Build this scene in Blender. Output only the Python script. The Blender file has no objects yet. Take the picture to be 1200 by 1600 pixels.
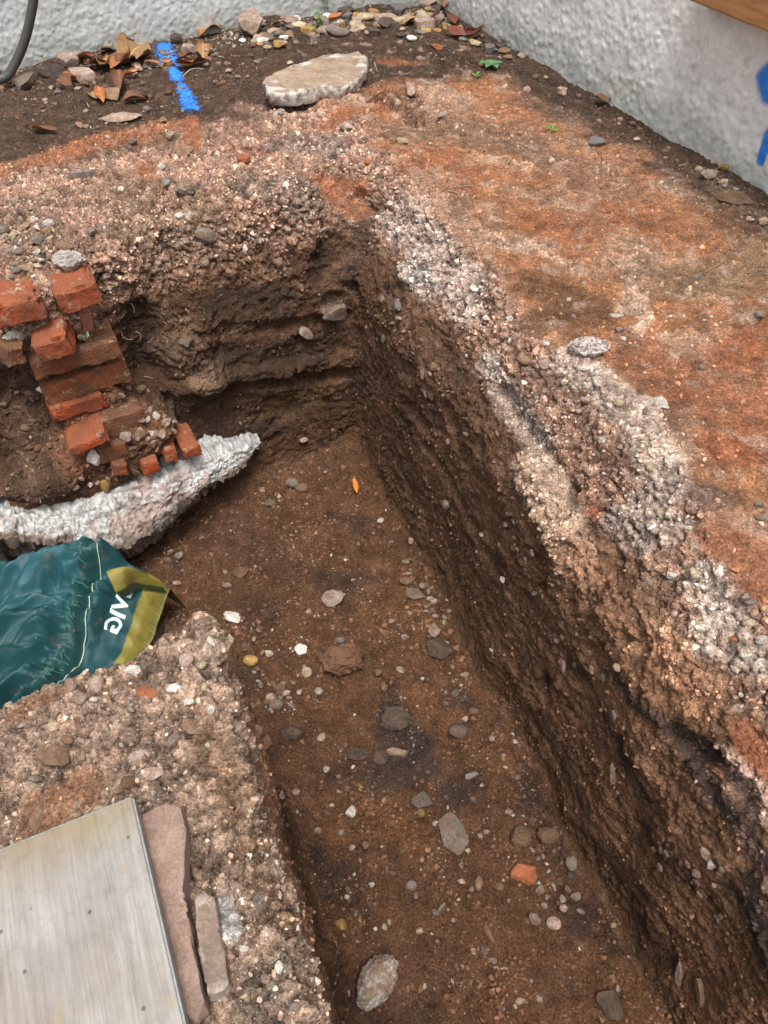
import bpy, bmesh, math, random, time
import numpy as np
from mathutils import Vector, Matrix, Euler
from mathutils.bvhtree import BVHTree
T0 = time.time()
random.seed(11); RNG = np.random.default_rng(11)
scene = bpy.context.scene
COL = scene.collection

# ------------------------------------------------------------------ camera
CAMZ = 0.80; PITCH = math.radians(48.7); FPX = 1209.0
cam_d = bpy.data.cameras.new('camera'); cam = bpy.data.objects.new('camera', cam_d); COL.objects.link(cam)
cam_d.sensor_fit = 'VERTICAL'; cam_d.sensor_height = 32.0; cam_d.lens = 32.0 * FPX / 1600.0
cam_d.clip_start = 0.02; cam_d.clip_end = 200
cam.location = (0, 0, CAMZ); cam.rotation_euler = (math.pi / 2 - PITCH, 0, 0)
scene.camera = cam

# ------------------------------------------------------------------ world, sun, exposure
SUN_EL, SUN_AZ = math.radians(72), math.radians(168)      # azimuth clockwise from +Y
world = bpy.data.worlds.new('World'); scene.world = world; world.use_nodes = True
wn = world.node_tree; wn.nodes.clear()
wo = wn.nodes.new('ShaderNodeOutputWorld'); wb = wn.nodes.new('ShaderNodeBackground')
sk = wn.nodes.new('ShaderNodeTexSky'); sk.sky_type = 'NISHITA'; sk.sun_disc = False
sk.sun_elevation = SUN_EL; sk.sun_rotation = SUN_AZ; sk.air_density = 1.0; sk.dust_density = 6.0; sk.ozone_density = 0.6
hs = wn.nodes.new('ShaderNodeHueSaturation'); hs.inputs['Saturation'].default_value = 0.10
wn.links.new(sk.outputs[0], hs.inputs['Color']); wn.links.new(hs.outputs[0], wb.inputs[0])
wb.inputs[1].default_value = 0.13; wn.links.new(wb.outputs[0], wo.inputs[0])
sun_d = bpy.data.lights.new('sun', 'SUN'); sun_d.energy = 1.5; sun_d.angle = math.radians(17); sun_d.color = (1.0, 0.965, 0.92)
sun = bpy.data.objects.new('sun', sun_d); COL.objects.link(sun)
sd = Vector((math.sin(SUN_AZ) * math.cos(SUN_EL), math.cos(SUN_AZ) * math.cos(SUN_EL), math.sin(SUN_EL)))
sun.rotation_euler = sd.to_track_quat('Z', 'Y').to_euler(); sun.location = (0, -2, 6)
vs = scene.view_settings
vs.view_transform = 'Standard'; vs.look = 'None'; vs.gamma = 1; vs.exposure = 0.93
vs.use_curve_mapping = False

# ------------------------------------------------------------------ helpers
def tag(o, label=None, cat=None, group=None, kind=None):
    if label: o['label'] = label
    if cat: o['category'] = cat
    if group: o['group'] = group
    if kind: o['kind'] = kind
    return o
def empty(name, loc=(0, 0, 0)):
    o = bpy.data.objects.new(name, None); COL.objects.link(o); o.location = loc; o.empty_display_size = .05
    return o
def link(name, me, mat=None, parent=None, objmat=False):
    o = bpy.data.objects.new(name, me); COL.objects.link(o)
    if mat is not None:
        if objmat:
            if not me.materials: me.materials.append(None)
            o.material_slots[0].link = 'OBJECT'; o.material_slots[0].material = mat
        elif not me.materials: me.materials.append(mat)
    if parent is not None: o.parent = parent
    return o
def npmesh(name, V, F, smooth=True):
    V = np.asarray(V, np.float32); F = np.asarray(F, np.int32); k = F.shape[1]
    me = bpy.data.meshes.new(name)
    me.vertices.add(len(V)); me.vertices.foreach_set('co', V.ravel())
    me.loops.add(F.size); me.loops.foreach_set('vertex_index', F.ravel())
    me.polygons.add(len(F)); me.polygons.foreach_set('loop_start', np.arange(0, F.size, k, dtype=np.int32))
    me.polygons.foreach_set('use_smooth', np.full(len(F), smooth))
    me.update(calc_edges=True); return me
def setcol(me, name, C):
    at = me.attributes.new(name, 'FLOAT_COLOR', 'POINT')
    C = np.asarray(C, np.float32)
    if C.shape[1] == 3: C = np.concatenate([C, np.ones((len(C), 1), np.float32)], 1)
    at.data.foreach_set('color', C.ravel())
def setval(me, name, v):
    at = me.attributes.new(name, 'FLOAT', 'POINT'); at.data.foreach_set('value', np.asarray(v, np.float32))
def sstep(a, b, x):
    t = np.clip((x - a) / (b - a), 0, 1); return t * t * (3 - 2 * t)

cp, sp = math.cos(PITCH), math.sin(PITCH)
def ray(px, py):                    # direction through a point of the 1200 x 1600 photograph
    x = (px - 600) / FPX; y = -(py - 800) / FPX
    return np.array([x, cp + y * sp, -sp + y * cp])
CAM = np.array([0, 0, CAMZ])
def atz(px, py, z=0.0):
    d = ray(px, py); return CAM + d * ((z - CAMZ) / d[2])
def depth_of(P): return float(np.dot(np.asarray(P) - CAM, [0, cp, -sp]))
def proj(P):
    R = P - CAM; dz = R[:, 1] * cp - R[:, 2] * sp; up = R[:, 1] * sp + R[:, 2] * cp
    return 600 + FPX * R[:, 0] / dz, 800 - FPX * up / dz, dz

# numpy noise ---------------------------------------------------------
def _h(ix, iy, iz, s):
    h = (ix.astype(np.uint32) * np.uint32(73856093)) ^ (iy.astype(np.uint32) * np.uint32(19349663)) ^ (iz.astype(np.uint32) * np.uint32(83492791)) ^ np.uint32((s * 2654435761) & 0xffffffff)
    h ^= h >> np.uint32(15); h *= np.uint32(0x2c1b3c6d); h ^= h >> np.uint32(12); h *= np.uint32(0x297a2d39); h ^= h >> np.uint32(15)
    return h
def gn(P, f, s=0):
    """gradient noise about -1..1"""
    Q = np.asarray(P, np.float32) * np.float32(f) if np.isscalar(f) else np.asarray(P, np.float32) * np.asarray(f, np.float32)
    I = np.floor(Q); Fr = Q - I; I = I.astype(np.int64).astype(np.int32)
    U = Fr * Fr * Fr * (Fr * (Fr * 6 - 15) + 10)
    out = np.zeros(len(Q), np.float32)
    for c in range(8):
        dx, dy, dz = c & 1, (c >> 1) & 1, c >> 2
        h = _h(I[:, 0] + dx, I[:, 1] + dy, I[:, 2] + dz, s)
        gx = (h & np.uint32(1023)).astype(np.float32) / 511.5 - 1; gy = ((h >> np.uint32(10)) & np.uint32(1023)).astype(np.float32) / 511.5 - 1
        gz = ((h >> np.uint32(20)) & np.uint32(1023)).astype(np.float32) / 511.5 - 1
        w = (U[:, 0] if dx else 1 - U[:, 0]) * (U[:, 1] if dy else 1 - U[:, 1]) * (U[:, 2] if dz else 1 - U[:, 2])
        out += w * (gx * (Fr[:, 0] - dx) + gy * (Fr[:, 1] - dy) + gz * (Fr[:, 2] - dz))
    return out * 1.5
def fbm(P, f, s=0, o=3, g=.5):
    r = 0; a = 1; t = 0
    for i in range(o): r = r + a * gn(P, np.multiply(f, 2.03 ** i), s + i * 7); t += a; a *= g
    return r / t
def worley(P, f, s=0):
    """nearest distance (in cells), second distance, random value of the nearest cell"""
    Q = np.asarray(P, np.float32) * np.asarray(f, np.float32); I = np.floor(Q).astype(np.int32)
    Fr = Q - I
    b1 = np.full(len(Q), 9, np.float32); b2 = b1.copy(); bid = np.zeros(len(Q), np.uint32)
    for dx in (-1, 0, 1):
        for dy in (-1, 0, 1):
            for dz in (-1, 0, 1):
                h = _h(I[:, 0] + dx, I[:, 1] + dy, I[:, 2] + dz, s)
                ox = dx + (h & np.uint32(1023)).astype(np.float32) / 1023 - Fr[:, 0]
                oy = dy + ((h >> np.uint32(10)) & np.uint32(1023)).astype(np.float32) / 1023 - Fr[:, 1]
                oz = dz + ((h >> np.uint32(20)) & np.uint32(1023)).astype(np.float32) / 1023 - Fr[:, 2]
                d = ox * ox + oy * oy + oz * oz
                n = d < b1
                b2 = np.where(n, b1, np.minimum(b2, d)); bid = np.where(n, h, bid); b1 = np.where(n, d, b1)
    bid = bid * np.uint32(2654435761); bid ^= bid >> np.uint32(13)
    return np.sqrt(b1), np.sqrt(b2), (bid & np.uint32(65535)).astype(np.float32) / 65535

# ------------------------------------------------------------------ node materials
def mat_new(name):
    m = bpy.data.materials.new(name); m.use_nodes = True; nt = m.node_tree
    return m, nt, nt.nodes['Principled BSDF']
class NT:
    def __init__(s, nt): s.nt = nt; s.coord = None
    def n(s, t, **kw):
        x = s.nt.nodes.new(t)
        for k, v in kw.items(): setattr(x, k, v)
        return x
    def l(s, a, b): s.nt.links.new(a, b)
    def pos(s, obj=False):
        if s.coord is None:
            t = s.n('ShaderNodeTexCoord'); g = s.n('ShaderNodeNewGeometry'); s.coord = t.outputs['Object'] if obj else g.outputs['Position']
        return s.coord
    def noise(s, scale, detail=4, rough=.55, vec=None, dist=0):
        x = s.n('ShaderNodeTexNoise'); x.inputs['Scale'].default_value = scale; x.inputs['Detail'].default_value = detail
        x.inputs['Roughness'].default_value = rough; x.inputs['Distortion'].default_value = dist; s.l(vec or s.pos(), x.inputs['Vector']); return x
    def vor(s, scale, feat='F1', vec=None):
        x = s.n('ShaderNodeTexVoronoi'); x.feature = feat; x.inputs['Scale'].default_value = scale; s.l(vec or s.pos(), x.inputs['Vector']); return x
    def math(s, op, a, b=None, c=None):
        x = s.n('ShaderNodeMath', operation=op)
        for i, v in enumerate((a, b, c)):
            if v is None: continue
            if isinstance(v, (int, float)): x.inputs[i].default_value = v
            else: s.l(v, x.inputs[i])
        return x.outputs[0]
    def ramp(s, fac, pts):
        x = s.n('ShaderNodeValToRGB'); el = x.color_ramp.elements
        while len(el) < len(pts): el.new(.5)
        for e, (p, c) in zip(el, pts): e.position = p; e.color = tuple(c) + (1,) if not isinstance(c, (int, float)) else (c, c, c, 1)
        s.l(fac, x.inputs[0]); return x.outputs[0]
    def mix(s, fac, a, b, bt='MIX'):
        x = s.n('ShaderNodeMix', data_type='RGBA', blend_type=bt, clamp_result=False)
        for sock, v in ((x.inputs[0], fac), (x.inputs[6], a), (x.inputs[7], b)):
            if isinstance(v, (int, float)): sock.default_value = v
            elif isinstance(v, tuple): sock.default_value = v + (1,) if len(v) == 3 else v
            else: s.l(v, sock)
        return x.outputs[2]
    def bump(s, h, strength, dist, normal=None):
        x = s.n('ShaderNodeBump'); x.inputs['Strength'].default_value = strength if isinstance(strength, (int, float)) else 1
        if not isinstance(strength, (int, float)): s.l(strength, x.inputs['Strength'])
        x.inputs['Distance'].default_value = dist; s.l(h, x.inputs['Height'])
        if normal is not None: s.l(normal, x.inputs['Normal'])
        return x.outputs[0]

def soil_material():
    m, nt, b = mat_new('damp_soil'); N = NT(nt)
    c = N.n('ShaderNodeAttribute', attribute_name='Col'); cr = N.n('ShaderNodeAttribute', attribute_name='crumb')
    n1 = N.noise(30, 10, .72); n2 = N.noise(240, 4, .7); n3 = N.noise(9, 5, .6)
    f = N.ramp(n1.outputs[0], [(.28, .50), (.5, .95), (.72, 1.45)])
    g = N.ramp(n2.outputs[0], [(.3, .48), (.5, 1.0), (.7, 1.6)])
    h = N.ramp(n3.outputs[0], [(.3, .85), (.7, 1.15)])
    col = N.mix(1.0, N.mix(1.0, N.mix(1.0, c.outputs[0], f, 'MULTIPLY'), g, 'MULTIPLY'), h, 'MULTIPLY')
    v = N.vor(330); vw = N.vor(150, 'DISTANCE_TO_EDGE'); vx = N.vor(360, 'DISTANCE_TO_EDGE')
    sepc = N.n('ShaderNodeSeparateColor'); N.l(v.outputs['Color'], sepc.inputs[0])
    thr = N.math('MULTIPLY_ADD', N.math('POWER', cr.outputs['Fac'], 3.0), -.17, .999)
    sel = N.math('GREATER_THAN', sepc.outputs[0], thr)
    near = N.math('LESS_THAN', v.outputs['Distance'], N.math('MULTIPLY_ADD', sepc.outputs[1], .38, .12))
    speck = N.math('MULTIPLY', sel, near)
    grit = N.mix(sepc.outputs[1], (.50, .34, .25), (.60, .56, .50))
    grit = N.mix(N.math('GREATER_THAN', sepc.outputs[2], .72), grit, (.16, .15, .15))
    col = N.mix(N.math('MULTIPLY', speck, .62), col, grit)
    N.l(col, b.inputs['Base Color'])
    # relief finer than the mesh: grit and pores
    p1 = N.math('MINIMUM', vx.outputs['Distance'], .22); p2 = N.math('MINIMUM', vw.outputs['Distance'], .20)
    s1 = N.math('MULTIPLY_ADD', cr.outputs['Fac'], .55, .18)
    nb = N.bump(n1.outputs[0], .85, .020)
    nb = N.bump(p2, s1, .012, nb)
    nb = N.bump(p1, s1, .006, nb)
    nb = N.bump(n2.outputs[0], .8, .0036, nb)
    N.l(nb, b.inputs['Normal'])
    wet = N.n('ShaderNodeAttribute', attribute_name='wet')
    r = N.math('MULTIPLY_ADD', wet.outputs['Fac'], -.32, .93)
    r = N.math('MULTIPLY_ADD', n1.outputs[0], .12, N.math('SUBTRACT', r, .06))
    N.l(r, b.inputs['Roughness']); N.l(N.math('MULTIPLY_ADD', wet.outputs['Fac'], .14, .07), b.inputs['Specular IOR Level'])
    return m
SOIL = soil_material()

def stone_material(name, col, col2=None, dust=.35, rough=.85, speck=0, noise=60):
    m, nt, b = mat_new(name); N = NT(nt); N.pos(False)
    oi = N.n('ShaderNodeObjectInfo'); tc = N.n('ShaderNodeTexCoord')
    n1 = N.noise(noise * .8, 9, .72, dist=.4); n2 = N.noise(noise * 6, 4, .7)
    a = N.mix(N.ramp(n1.outputs[0], [(.38, 0.), (.62, 1.)]), col, col2 or tuple(x * .62 for x in col))
    rr = N.math('MULTIPLY_ADD', oi.outputs['Random'], .5, .72)
    cc = N.n('ShaderNodeCombineColor')
    for i in range(3): N.l(rr, cc.inputs[i])
    a = N.mix(1.0, a, cc.outputs[0], 'MULTIPLY')
    a = N.mix(1.0, a, N.ramp(n2.outputs[0], [(.3, .60), (.7, 1.30)]), 'MULTIPLY')
    if speck:
        v = N.vor(noise * 4.5); s3 = N.n('ShaderNodeSeparateColor'); N.l(v.outputs['Color'], s3.inputs[0])
        a = N.mix(N.math('MULTIPLY', N.math('GREATER_THAN', s3.outputs[0], .62), speck), a, (.09, .085, .085))
    dn = N.noise(60, 8, .75)
    a = N.mix(N.math('MULTIPLY', N.ramp(dn.outputs[0], [(.40, 0.), (.58, 1.)]), min(1, dust * 1.7)), a, (.17, .095, .055))
    N.l(a, b.inputs['Base Color']); b.inputs['Roughness'].default_value = rough; b.inputs['Specular IOR Level'].default_value = .2
    nb = N.bump(n1.outputs[0], .9, .010 if rough > .8 else .004); nb = N.bump(n2.outputs[0], .8, .0022, nb); N.l(nb, b.inputs['Normal'])
    return m
PAL = {
 'W': stone_material('white_stone', (.80, .77, .71), (.62, .56, .48), .25),
 'C': stone_material('cream_stone', (.52, .43, .29), (.42, .34, .22), .3),
 'P': stone_material('pink_stone', (.52, .40, .335), (.38, .27, .215), .35),
 'G': stone_material('grey_stone', (.27, .25, .225), (.17, .15, .13), .4),
 'D': stone_material('dark_slate', (.060, .060, .062), (.042, .041, .042), .32, .65),
 'B': stone_material('blue_grey_stone', (.155, .165, .172), (.095, .10, .108), .25, .7),
 'T': stone_material('tan_stone', (.36, .24, .155), (.24, .155, .10), .4),
 'O': stone_material('orange_brick_chip', (.50, .16, .07), (.34, .10, .045), .25),
 'Y': stone_material('ochre_stone', (.48, .30, .10), (.34, .20, .07), .2),
 'R': stone_material('red_brown_clod', (.17, .085, .05), (.11, .055, .032), .5, .95),
 'E': stone_material('earth_brown_stone', (.15, .095, .06), (.10, .062, .04), .5, .9),
 'V': stone_material('speckled_granite', (.56, .50, .47), (.32, .27, .25), .15, .8, .7),
 'L': stone_material('dirty_pale_rock', (.56, .52, .46), (.24, .19, .145), .5, .9, .12, 26),
 'M': stone_material('mortar_lump', (.62, .56, .47), (.34, .25, .17), .55, .95, 0, 40),
 'N': stone_material('weathered_grey_rock', (.27, .235, .20), (.14, .115, .09), .4, .85, .25, 35),
 'S': stone_material('pink_sandstone', (.33, .22, .18), (.22, .15, .12), .3, .9, 0, 70),
}
WORD = {'L': 'pale', 'W': 'white', 'C': 'cream', 'P': 'pinkish', 'G': 'grey', 'D': 'dark slate', 'B': 'blue-grey', 'T': 'tan', 'O': 'orange', 'Y': 'ochre',
        'R': 'reddish-brown', 'E': 'brown', 'V': 'speckled', 'M': 'mortar-white', 'N': 'grey-brown', 'S': 'sandstone'}

# ------------------------------------------------------------------ layout of the place
A0 = np.array([-.07, 1.54])                      # inner corner of the L-shaped trench
a = np.array([.89, .456]); a /= np.linalg.norm(a)     # along the brick footing and the rear house wall
nF = np.array([a[1], -a[0]])                     # out of the far trench face, towards the camera
r_ = np.array([.372, -.928]); r_ /= np.linalg.norm(r_)
nR = np.array([r_[1], -r_[0]])                   # out of the right trench face, into the trench
KC = np.array([.17, 2.98])                       # inner corner of the house walls
FL = -.66                                        # trench floor
Q = np.array([-.203, .566])                       # corner of the island of ground on the left
l_ = np.array([.352, -.936])
POLY = [A0, A0 + r_ * 2.9, Q + l_ * 2.1, Q, Q - a * 2.4, A0 - a * 2.8]

def poly_sd(X, Y, poly):
    d = np.full(X.shape, 1e9, np.float32); inside = np.zeros(X.shape, bool)
    n = len(poly)
    for i in range(n):
        p, q = poly[i], poly[(i + 1) % n]; e = q - p
        wx, wy = X - p[0], Y - p[1]; t = np.clip((wx * e[0] + wy * e[1]) / (e @ e), 0, 1)
        d = np.minimum(d, (wx - e[0] * t) ** 2 + (wy - e[1] * t) ** 2)
        c = ((p[1] <= Y) & (Y < q[1])) | ((q[1] <= Y) & (Y < p[1]))
        if abs(e[1]) > 1e-9:
            c &= (wx < e[0] * (Y - p[1]) / e[1]); inside ^= c
    return np.where(inside, -np.sqrt(d), np.sqrt(d)).astype(np.float32)      # negative inside the trench

GX0, GX1, GY0, GY1, GZ0, GZ1, GS = -1.5, 1.4, -.45, 3.05, -.73, .12, .0078
xs = np.arange(GX0, GX1, GS, dtype=np.float32); ys = np.arange(GY0, GY1, GS, dtype=np.float32); zs = np.arange(GZ0, GZ1, GS, dtype=np.float32)
X2, Y2 = np.meshgrid(xs, ys, indexing='ij'); P2 = np.stack([X2.ravel(), Y2.ravel(), np.zeros(X2.size, np.float32)], 1)
D2 = poly_sd(X2, Y2, POLY)
def shp(v): return v.reshape(X2.shape)
# distances to particular faces
dR = -((X2 - A0[0]) * nR[0] + (Y2 - A0[1]) * nR[1])           # beyond the right face
dF = -((X2 - A0[0]) * nF[0] + (Y2 - A0[1]) * nF[1])           # beyond the far face
dH1 = -(-( (X2 - KC[0]) * nF[0] + (Y2 - KC[1]) * nF[1]))      # in front of the rear house wall
dH2 = -((X2 - KC[0]) * a[0] + (Y2 - KC[1]) * a[1])            # in front of the right house wall
low = shp(fbm(P2, 3.2, 3, 3)); low2 = shp(fbm(P2, 9., 8, 3))
H2 = .018 * low + .008 * low2
isR = sstep(-.02, .05, dR) * (1 - sstep(.0, .06, dF - dR))
isIsl = sstep(-.0, .03, D2) * ((dR < -.1) & (dF < -.3))
H2 += .030 * np.exp(-((dF - .17) / .16) ** 2) * (1 - sstep(-.05, .3, dR)) * (1 - isIsl)        # rough crumbly hump behind the far face
H2 += .020 * np.exp(-((dR - .17) / .09) ** 2) * sstep(0, .1, dR)                                # crumbly shoulder on the right
H2 -= .020 * sstep(.2, .05, dH2) * (dR > 0)                                                     # ground sinks to the wall foot
H2 = H2 - .01 * isIsl
wob = (.022 * shp(fbm(P2 + 3.3, 4.5, 21, 3)) + .008 * shp(gn(P2, 16, 5))).astype(np.float32)
UB = (X2 - A0[0]) * a[0] + (Y2 - A0[1]) * a[1]; bz_ = sstep(-.42, -.47, UB) * (dR < 0) * (isIsl < .5)
H2 = H2 + .022 * bz_ * np.exp(-((dF - .0) / .09) ** 2)
cham = np.where(dR > -.05, .115 + .05 * low, .05) * np.where(isIsl > .5, .2, 1) * (1 - .8 * bz_)
wob = wob * np.where(isIsl > .5, .35, 1).astype(np.float32)
FH = FL + .012 * shp(fbm(P2 + 7, 5, 31, 3)) + .02 * np.exp(-(np.minimum(-D2, .2) / .03) ** 2)
FIELD = np.empty((len(xs), len(ys), len(zs)), np.float32)
def onF(px, py, w):                 # photo point on the vertical plane w in front of the far face -> (u, z)
    d = ray(px, py); t = (w - ((CAM[:2] - A0) @ nF)) / (d[:2] @ nF); P = CAM + d * t
    return float((P[:2] - A0) @ a), float(P[2])
UF = (X2 - A0[0]) * a[0] + (Y2 - A0[1]) * a[1]
BROW = []                            # rows of the soil and mortar bed that holds the old bricks: z, u left, u right, depth
for py, x0_, x1_, w_ in ((432, -140, 150, .062), (470, -140, 152, .066), (520, -60, 150, .055), (560, 20, 185, .04), (600, 50, 200, .03), (640, 66, 215, .045), (668, 78, 262, .065), (700, 70, 300, .088), (730, 10, 300, .085), (752, -160, 285, .088), (780, -160, 250, .092), (820, -160, 200, .095)):
    ul_, zl = onF(x0_, py, w_); ur_, zr = onF(x1_, py - .33 * (x1_ - x0_), w_) if False else onF(x1_, py, w_)
    BROW.append(((zl + zr) / 2, ul_, ur_, w_))
BROW.sort(); _bz = [b[0] for b in BROW]
for k, z in enumerate(zs):
    zz = float(z)
    tz = np.clip((zz + .17) / .17, 0, 1.2) ** 1.6
    off = .03 * (zz - FL) + cham * tz - .012 * math.exp(-((zz - FL) / .06) ** 2)
    col_ = np.maximum(zz - H2, -(D2 + wob * (1 if zz > FL + .08 else .7) - off))
    flo = zz - FH
    if BROW[0][0] - .10 < zz < .04:
        bl_, br_, bw_ = (np.interp(zz, _bz, [b[i] for b in BROW]) for i in (1, 2, 3)); bw_ += .018
        eu = np.minimum(UF - bl_, br_ - UF) + .012 * low2
        bul = bw_ * sstep(-.012, .035, eu) * (dF > -.38) * (1 if zz > -.5 else .9)
        col_ = np.maximum(zz - H2, -(D2 + wob - off + bul))
    kk = .022; hh = np.clip(.5 + .5 * (flo - col_) / kk, 0, 1)
    FIELD[:, :, k] = flo * (1 - hh) + col_ * hh - kk * hh * (1 - hh)
print('field', FIELD.shape, round(time.time() - T0, 1))

def surface_net(F, org, gs):
    S = F < 0
    c = S[:-1, :-1, :-1].astype(np.uint8)
    for dx, dy, dz in ((1,0,0),(0,1,0),(0,0,1),(1,1,0),(1,0,1),(0,1,1),(1,1,1)):
        c = c + S[dx:F.shape[0]-1+dx, dy:F.shape[1]-1+dy, dz:F.shape[2]-1+dz]
    act = (c > 0) & (c < 8); idx = np.full(act.shape, -1, np.int32)
    I, J, K = np.nonzero(act); idx[I, J, K] = np.arange(len(I))
    v = {}
    for dx in (0, 1):
        for dy in (0, 1):
            for dz in (0, 1): v[dx, dy, dz] = F[I + dx, J + dy, K + dz]
    f0 = sum(v.values()) / 8
    g = np.stack([sum(v[1, y, z] - v[0, y, z] for y in (0, 1) for z in (0, 1)) / 4,
                  sum(v[x, 1, z] - v[x, 0, z] for x in (0, 1) for z in (0, 1)) / 4,
                  sum(v[x, y, 1] - v[x, y, 0] for x in (0, 1) for y in (0, 1)) / 4], 1)
    st = -f0[:, None] * g / np.maximum((g * g).sum(1, keepdims=True), 1e-9)
    V = (np.stack([I, J, K], 1) + .5 + np.clip(st, -.5, .5)) * gs + np.array(org)
    quads = []
    for ax in range(3):
        sl0 = [slice(None)] * 3; sl1 = [slice(None)] * 3
        for o in range(3):
            if o == ax: sl0[o] = slice(0, -1); sl1[o] = slice(1, None)
            else: sl0[o] = slice(1, -1); sl1[o] = slice(1, -1)
        A, B = S[tuple(sl0)], S[tuple(sl1)]
        i, j, k = np.nonzero(A != B); fl = A[i, j, k]
        p = [i, j, k]
        for o in range(3):
            if o != ax: p[o] = p[o] + 1
        o1, o2 = [(1, 2), (2, 0), (0, 1)][ax]
        def cell(d1, d2):
            q = list(p); q[o1] = q[o1] - 1 + d1; q[o2] = q[o2] - 1 + d2; return idx[q[0], q[1], q[2]]
        q = np.stack([cell(0, 0), cell(1, 0), cell(1, 1), cell(0, 1)], 1)
        q[~fl] = q[~fl][:, ::-1]; quads.append(q)
    Qd = np.concatenate(quads); Qd = Qd[(Qd >= 0).all(1)]
    return V.astype(np.float32), Qd
BV, BQ = surface_net(FIELD, (GX0, GY0, GZ0), GS); del FIELD
def vnormals(V, F):
    n = np.cross(V[F[:, 2]] - V[F[:, 0]], V[F[:, 3]] - V[F[:, 1]]); N_ = np.zeros_like(V)
    for k in range(3):
        acc = np.zeros(len(V))
        for c in range(4): acc += np.bincount(F[:, c], n[:, k], len(V))
        N_[:, k] = acc
    return (N_ / np.maximum(np.linalg.norm(N_, axis=1, keepdims=True), 1e-12)).astype(np.float32)
def smooth(V, F, it):
    for _ in range(it):
        S = np.zeros_like(V); cnt = np.zeros(len(V))
        for c in range(4):
            for k in range(3): S[:, k] += np.bincount(F[:, c], V[F[:, (c + 1) % 4], k], len(V))
            cnt += np.bincount(F[:, c], minlength=len(V))
        V = V * .5 + .5 * S / np.maximum(cnt, 1)[:, None]
    return V.astype(np.float32)
BV = smooth(BV, BQ, 1)
print('base', len(BV), len(BQ), round(time.time() - T0, 1))
BVH = BVHTree.FromPolygons(BV.tolist(), BQ.tolist())
def base_hit(px, py):
    d = Vector(ray(px, py)).normalized(); h = BVH.ray_cast(Vector(CAM), d)
    return (np.array(h[0]), np.array(h[1])) if h[0] is not None else (atz(px, py, 0), np.array([0, 0, 1.]))

# subdivide only what the photograph can see (with a margin)
def subdivide(V, F, sel):
    Fs, Fk = F[sel], F[~sel]
    E = np.stack([Fs, np.roll(Fs, -1, 1)], 2).reshape(-1, 2); Es = np.sort(E, 1)
    key = Es[:, 0].astype(np.int64) * len(V) + Es[:, 1]
    uk, inv = np.unique(key, return_inverse=True)
    e0, e1 = uk // len(V), uk % len(V)
    M = (V[e0] + V[e1]) / 2; Cn = V[Fs].mean(1)
    em = (len(V) + inv.reshape(-1, 4)).astype(np.int32); cc = (len(V) + len(uk) + np.arange(len(Fs))).astype(np.int32)
    n = [np.stack([Fs[:, c], em[:, c], cc, em[:, (c + 3) % 4]], 1) for c in range(4)]
    return np.concatenate([V, M, Cn]), np.concatenate([Fk] + n)
cen = BV[BQ].mean(1); px_, py_, dz_ = proj(cen)
vis = (dz_ > .2) & (px_ > -120) & (px_ < 1320) & (py_ > -60) & (py_ < 1720)
TV, TF = subdivide(BV, BQ, vis)
TV = smooth(TV, TF, 1)
NB = vnormals(TV, TF); PB = TV.copy()
print('terrain faces', len(TF)); print('terrain', len(TV), len(TF), round(time.time() - T0, 1))

# ------------------------------------------------------------------ zones of the ground (world positions)
x, y, z = PB[:, 0], PB[:, 1], PB[:, 2]
tR = -((x - A0[0]) * nR[0] + (y - A0[1]) * nR[1]); tF = -((x - A0[0]) * nF[0] + (y - A0[1]) * nF[1])
tH1 = (x - KC[0]) * nF[0] + (y - KC[1]) * nF[1]; tH2 = -((x - KC[0]) * a[0] + (y - KC[1]) * a[1])
isl = ((tR < -.12) & (tF < -.3)).astype(np.float32)
up = np.clip(NB[:, 2], 0, 1)
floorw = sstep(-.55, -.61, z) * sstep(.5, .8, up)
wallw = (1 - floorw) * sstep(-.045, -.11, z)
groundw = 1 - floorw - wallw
jit = fbm(PB, 9, 101, 3); jit2 = fbm(PB, 26, 105, 3); jit3 = fbm(PB, 75, 107, 2)
def blend(C, w, col): return C * (1 - w[:, None]) + np.array(col, np.float32) * w[:, None]
nV = len(PB)
C = np.zeros((nV, 3), np.float32) + np.array([.42, .26, .185], np.float32)
crumb = np.ones(nV, np.float32)
# right-hand plateau of trodden orange clay
clay = sstep(.13, .2, tR + .06 * jit) * sstep(.1, .2, tH2) * (1 - isl)
C = blend(C, clay, (.43, .205, .108)); crumb *= 1 - .8 * clay
C = blend(C, clay * sstep(.0, .35, fbm(PB, 5, 140, 3)), (.50, .32, .22))
C = blend(C, clay * sstep(.05, .4, fbm(PB, 4, 150, 3)), (.30, .175, .11))
# dark topsoil against the house
ts = np.maximum(sstep(.72, .58, tH1 + .1 * jit) * sstep(.1, -.3, tR - .9), sstep(.26, .12, tH2 + .06 * jit)) * (1 - isl)
C = blend(C, ts, (.108, .070, .050)); crumb *= 1 - .75 * ts
# island of rubbly ground by the board
C = blend(C, isl, (.47, .32, .23)); crumb = np.where(isl > 0, 1.0, crumb)
# trench walls
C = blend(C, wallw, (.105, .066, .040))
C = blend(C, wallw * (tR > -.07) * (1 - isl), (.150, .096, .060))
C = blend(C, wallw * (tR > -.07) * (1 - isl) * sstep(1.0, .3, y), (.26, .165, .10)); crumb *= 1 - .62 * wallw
C = blend(C, wallw * sstep(.1, .5, fbm(PB, (7, 7, 16), 160, 3)), (.115, .076, .048))
C = blend(C, wallw * sstep(.15, .5, fbm(PB, (6, 6, 12), 170, 3)), (.05, .038, .029))
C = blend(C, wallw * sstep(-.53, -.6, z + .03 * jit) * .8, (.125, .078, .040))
C = blend(C, wallw * isl * sstep(-.35, -.08, z), (.30, .19, .12))
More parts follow.
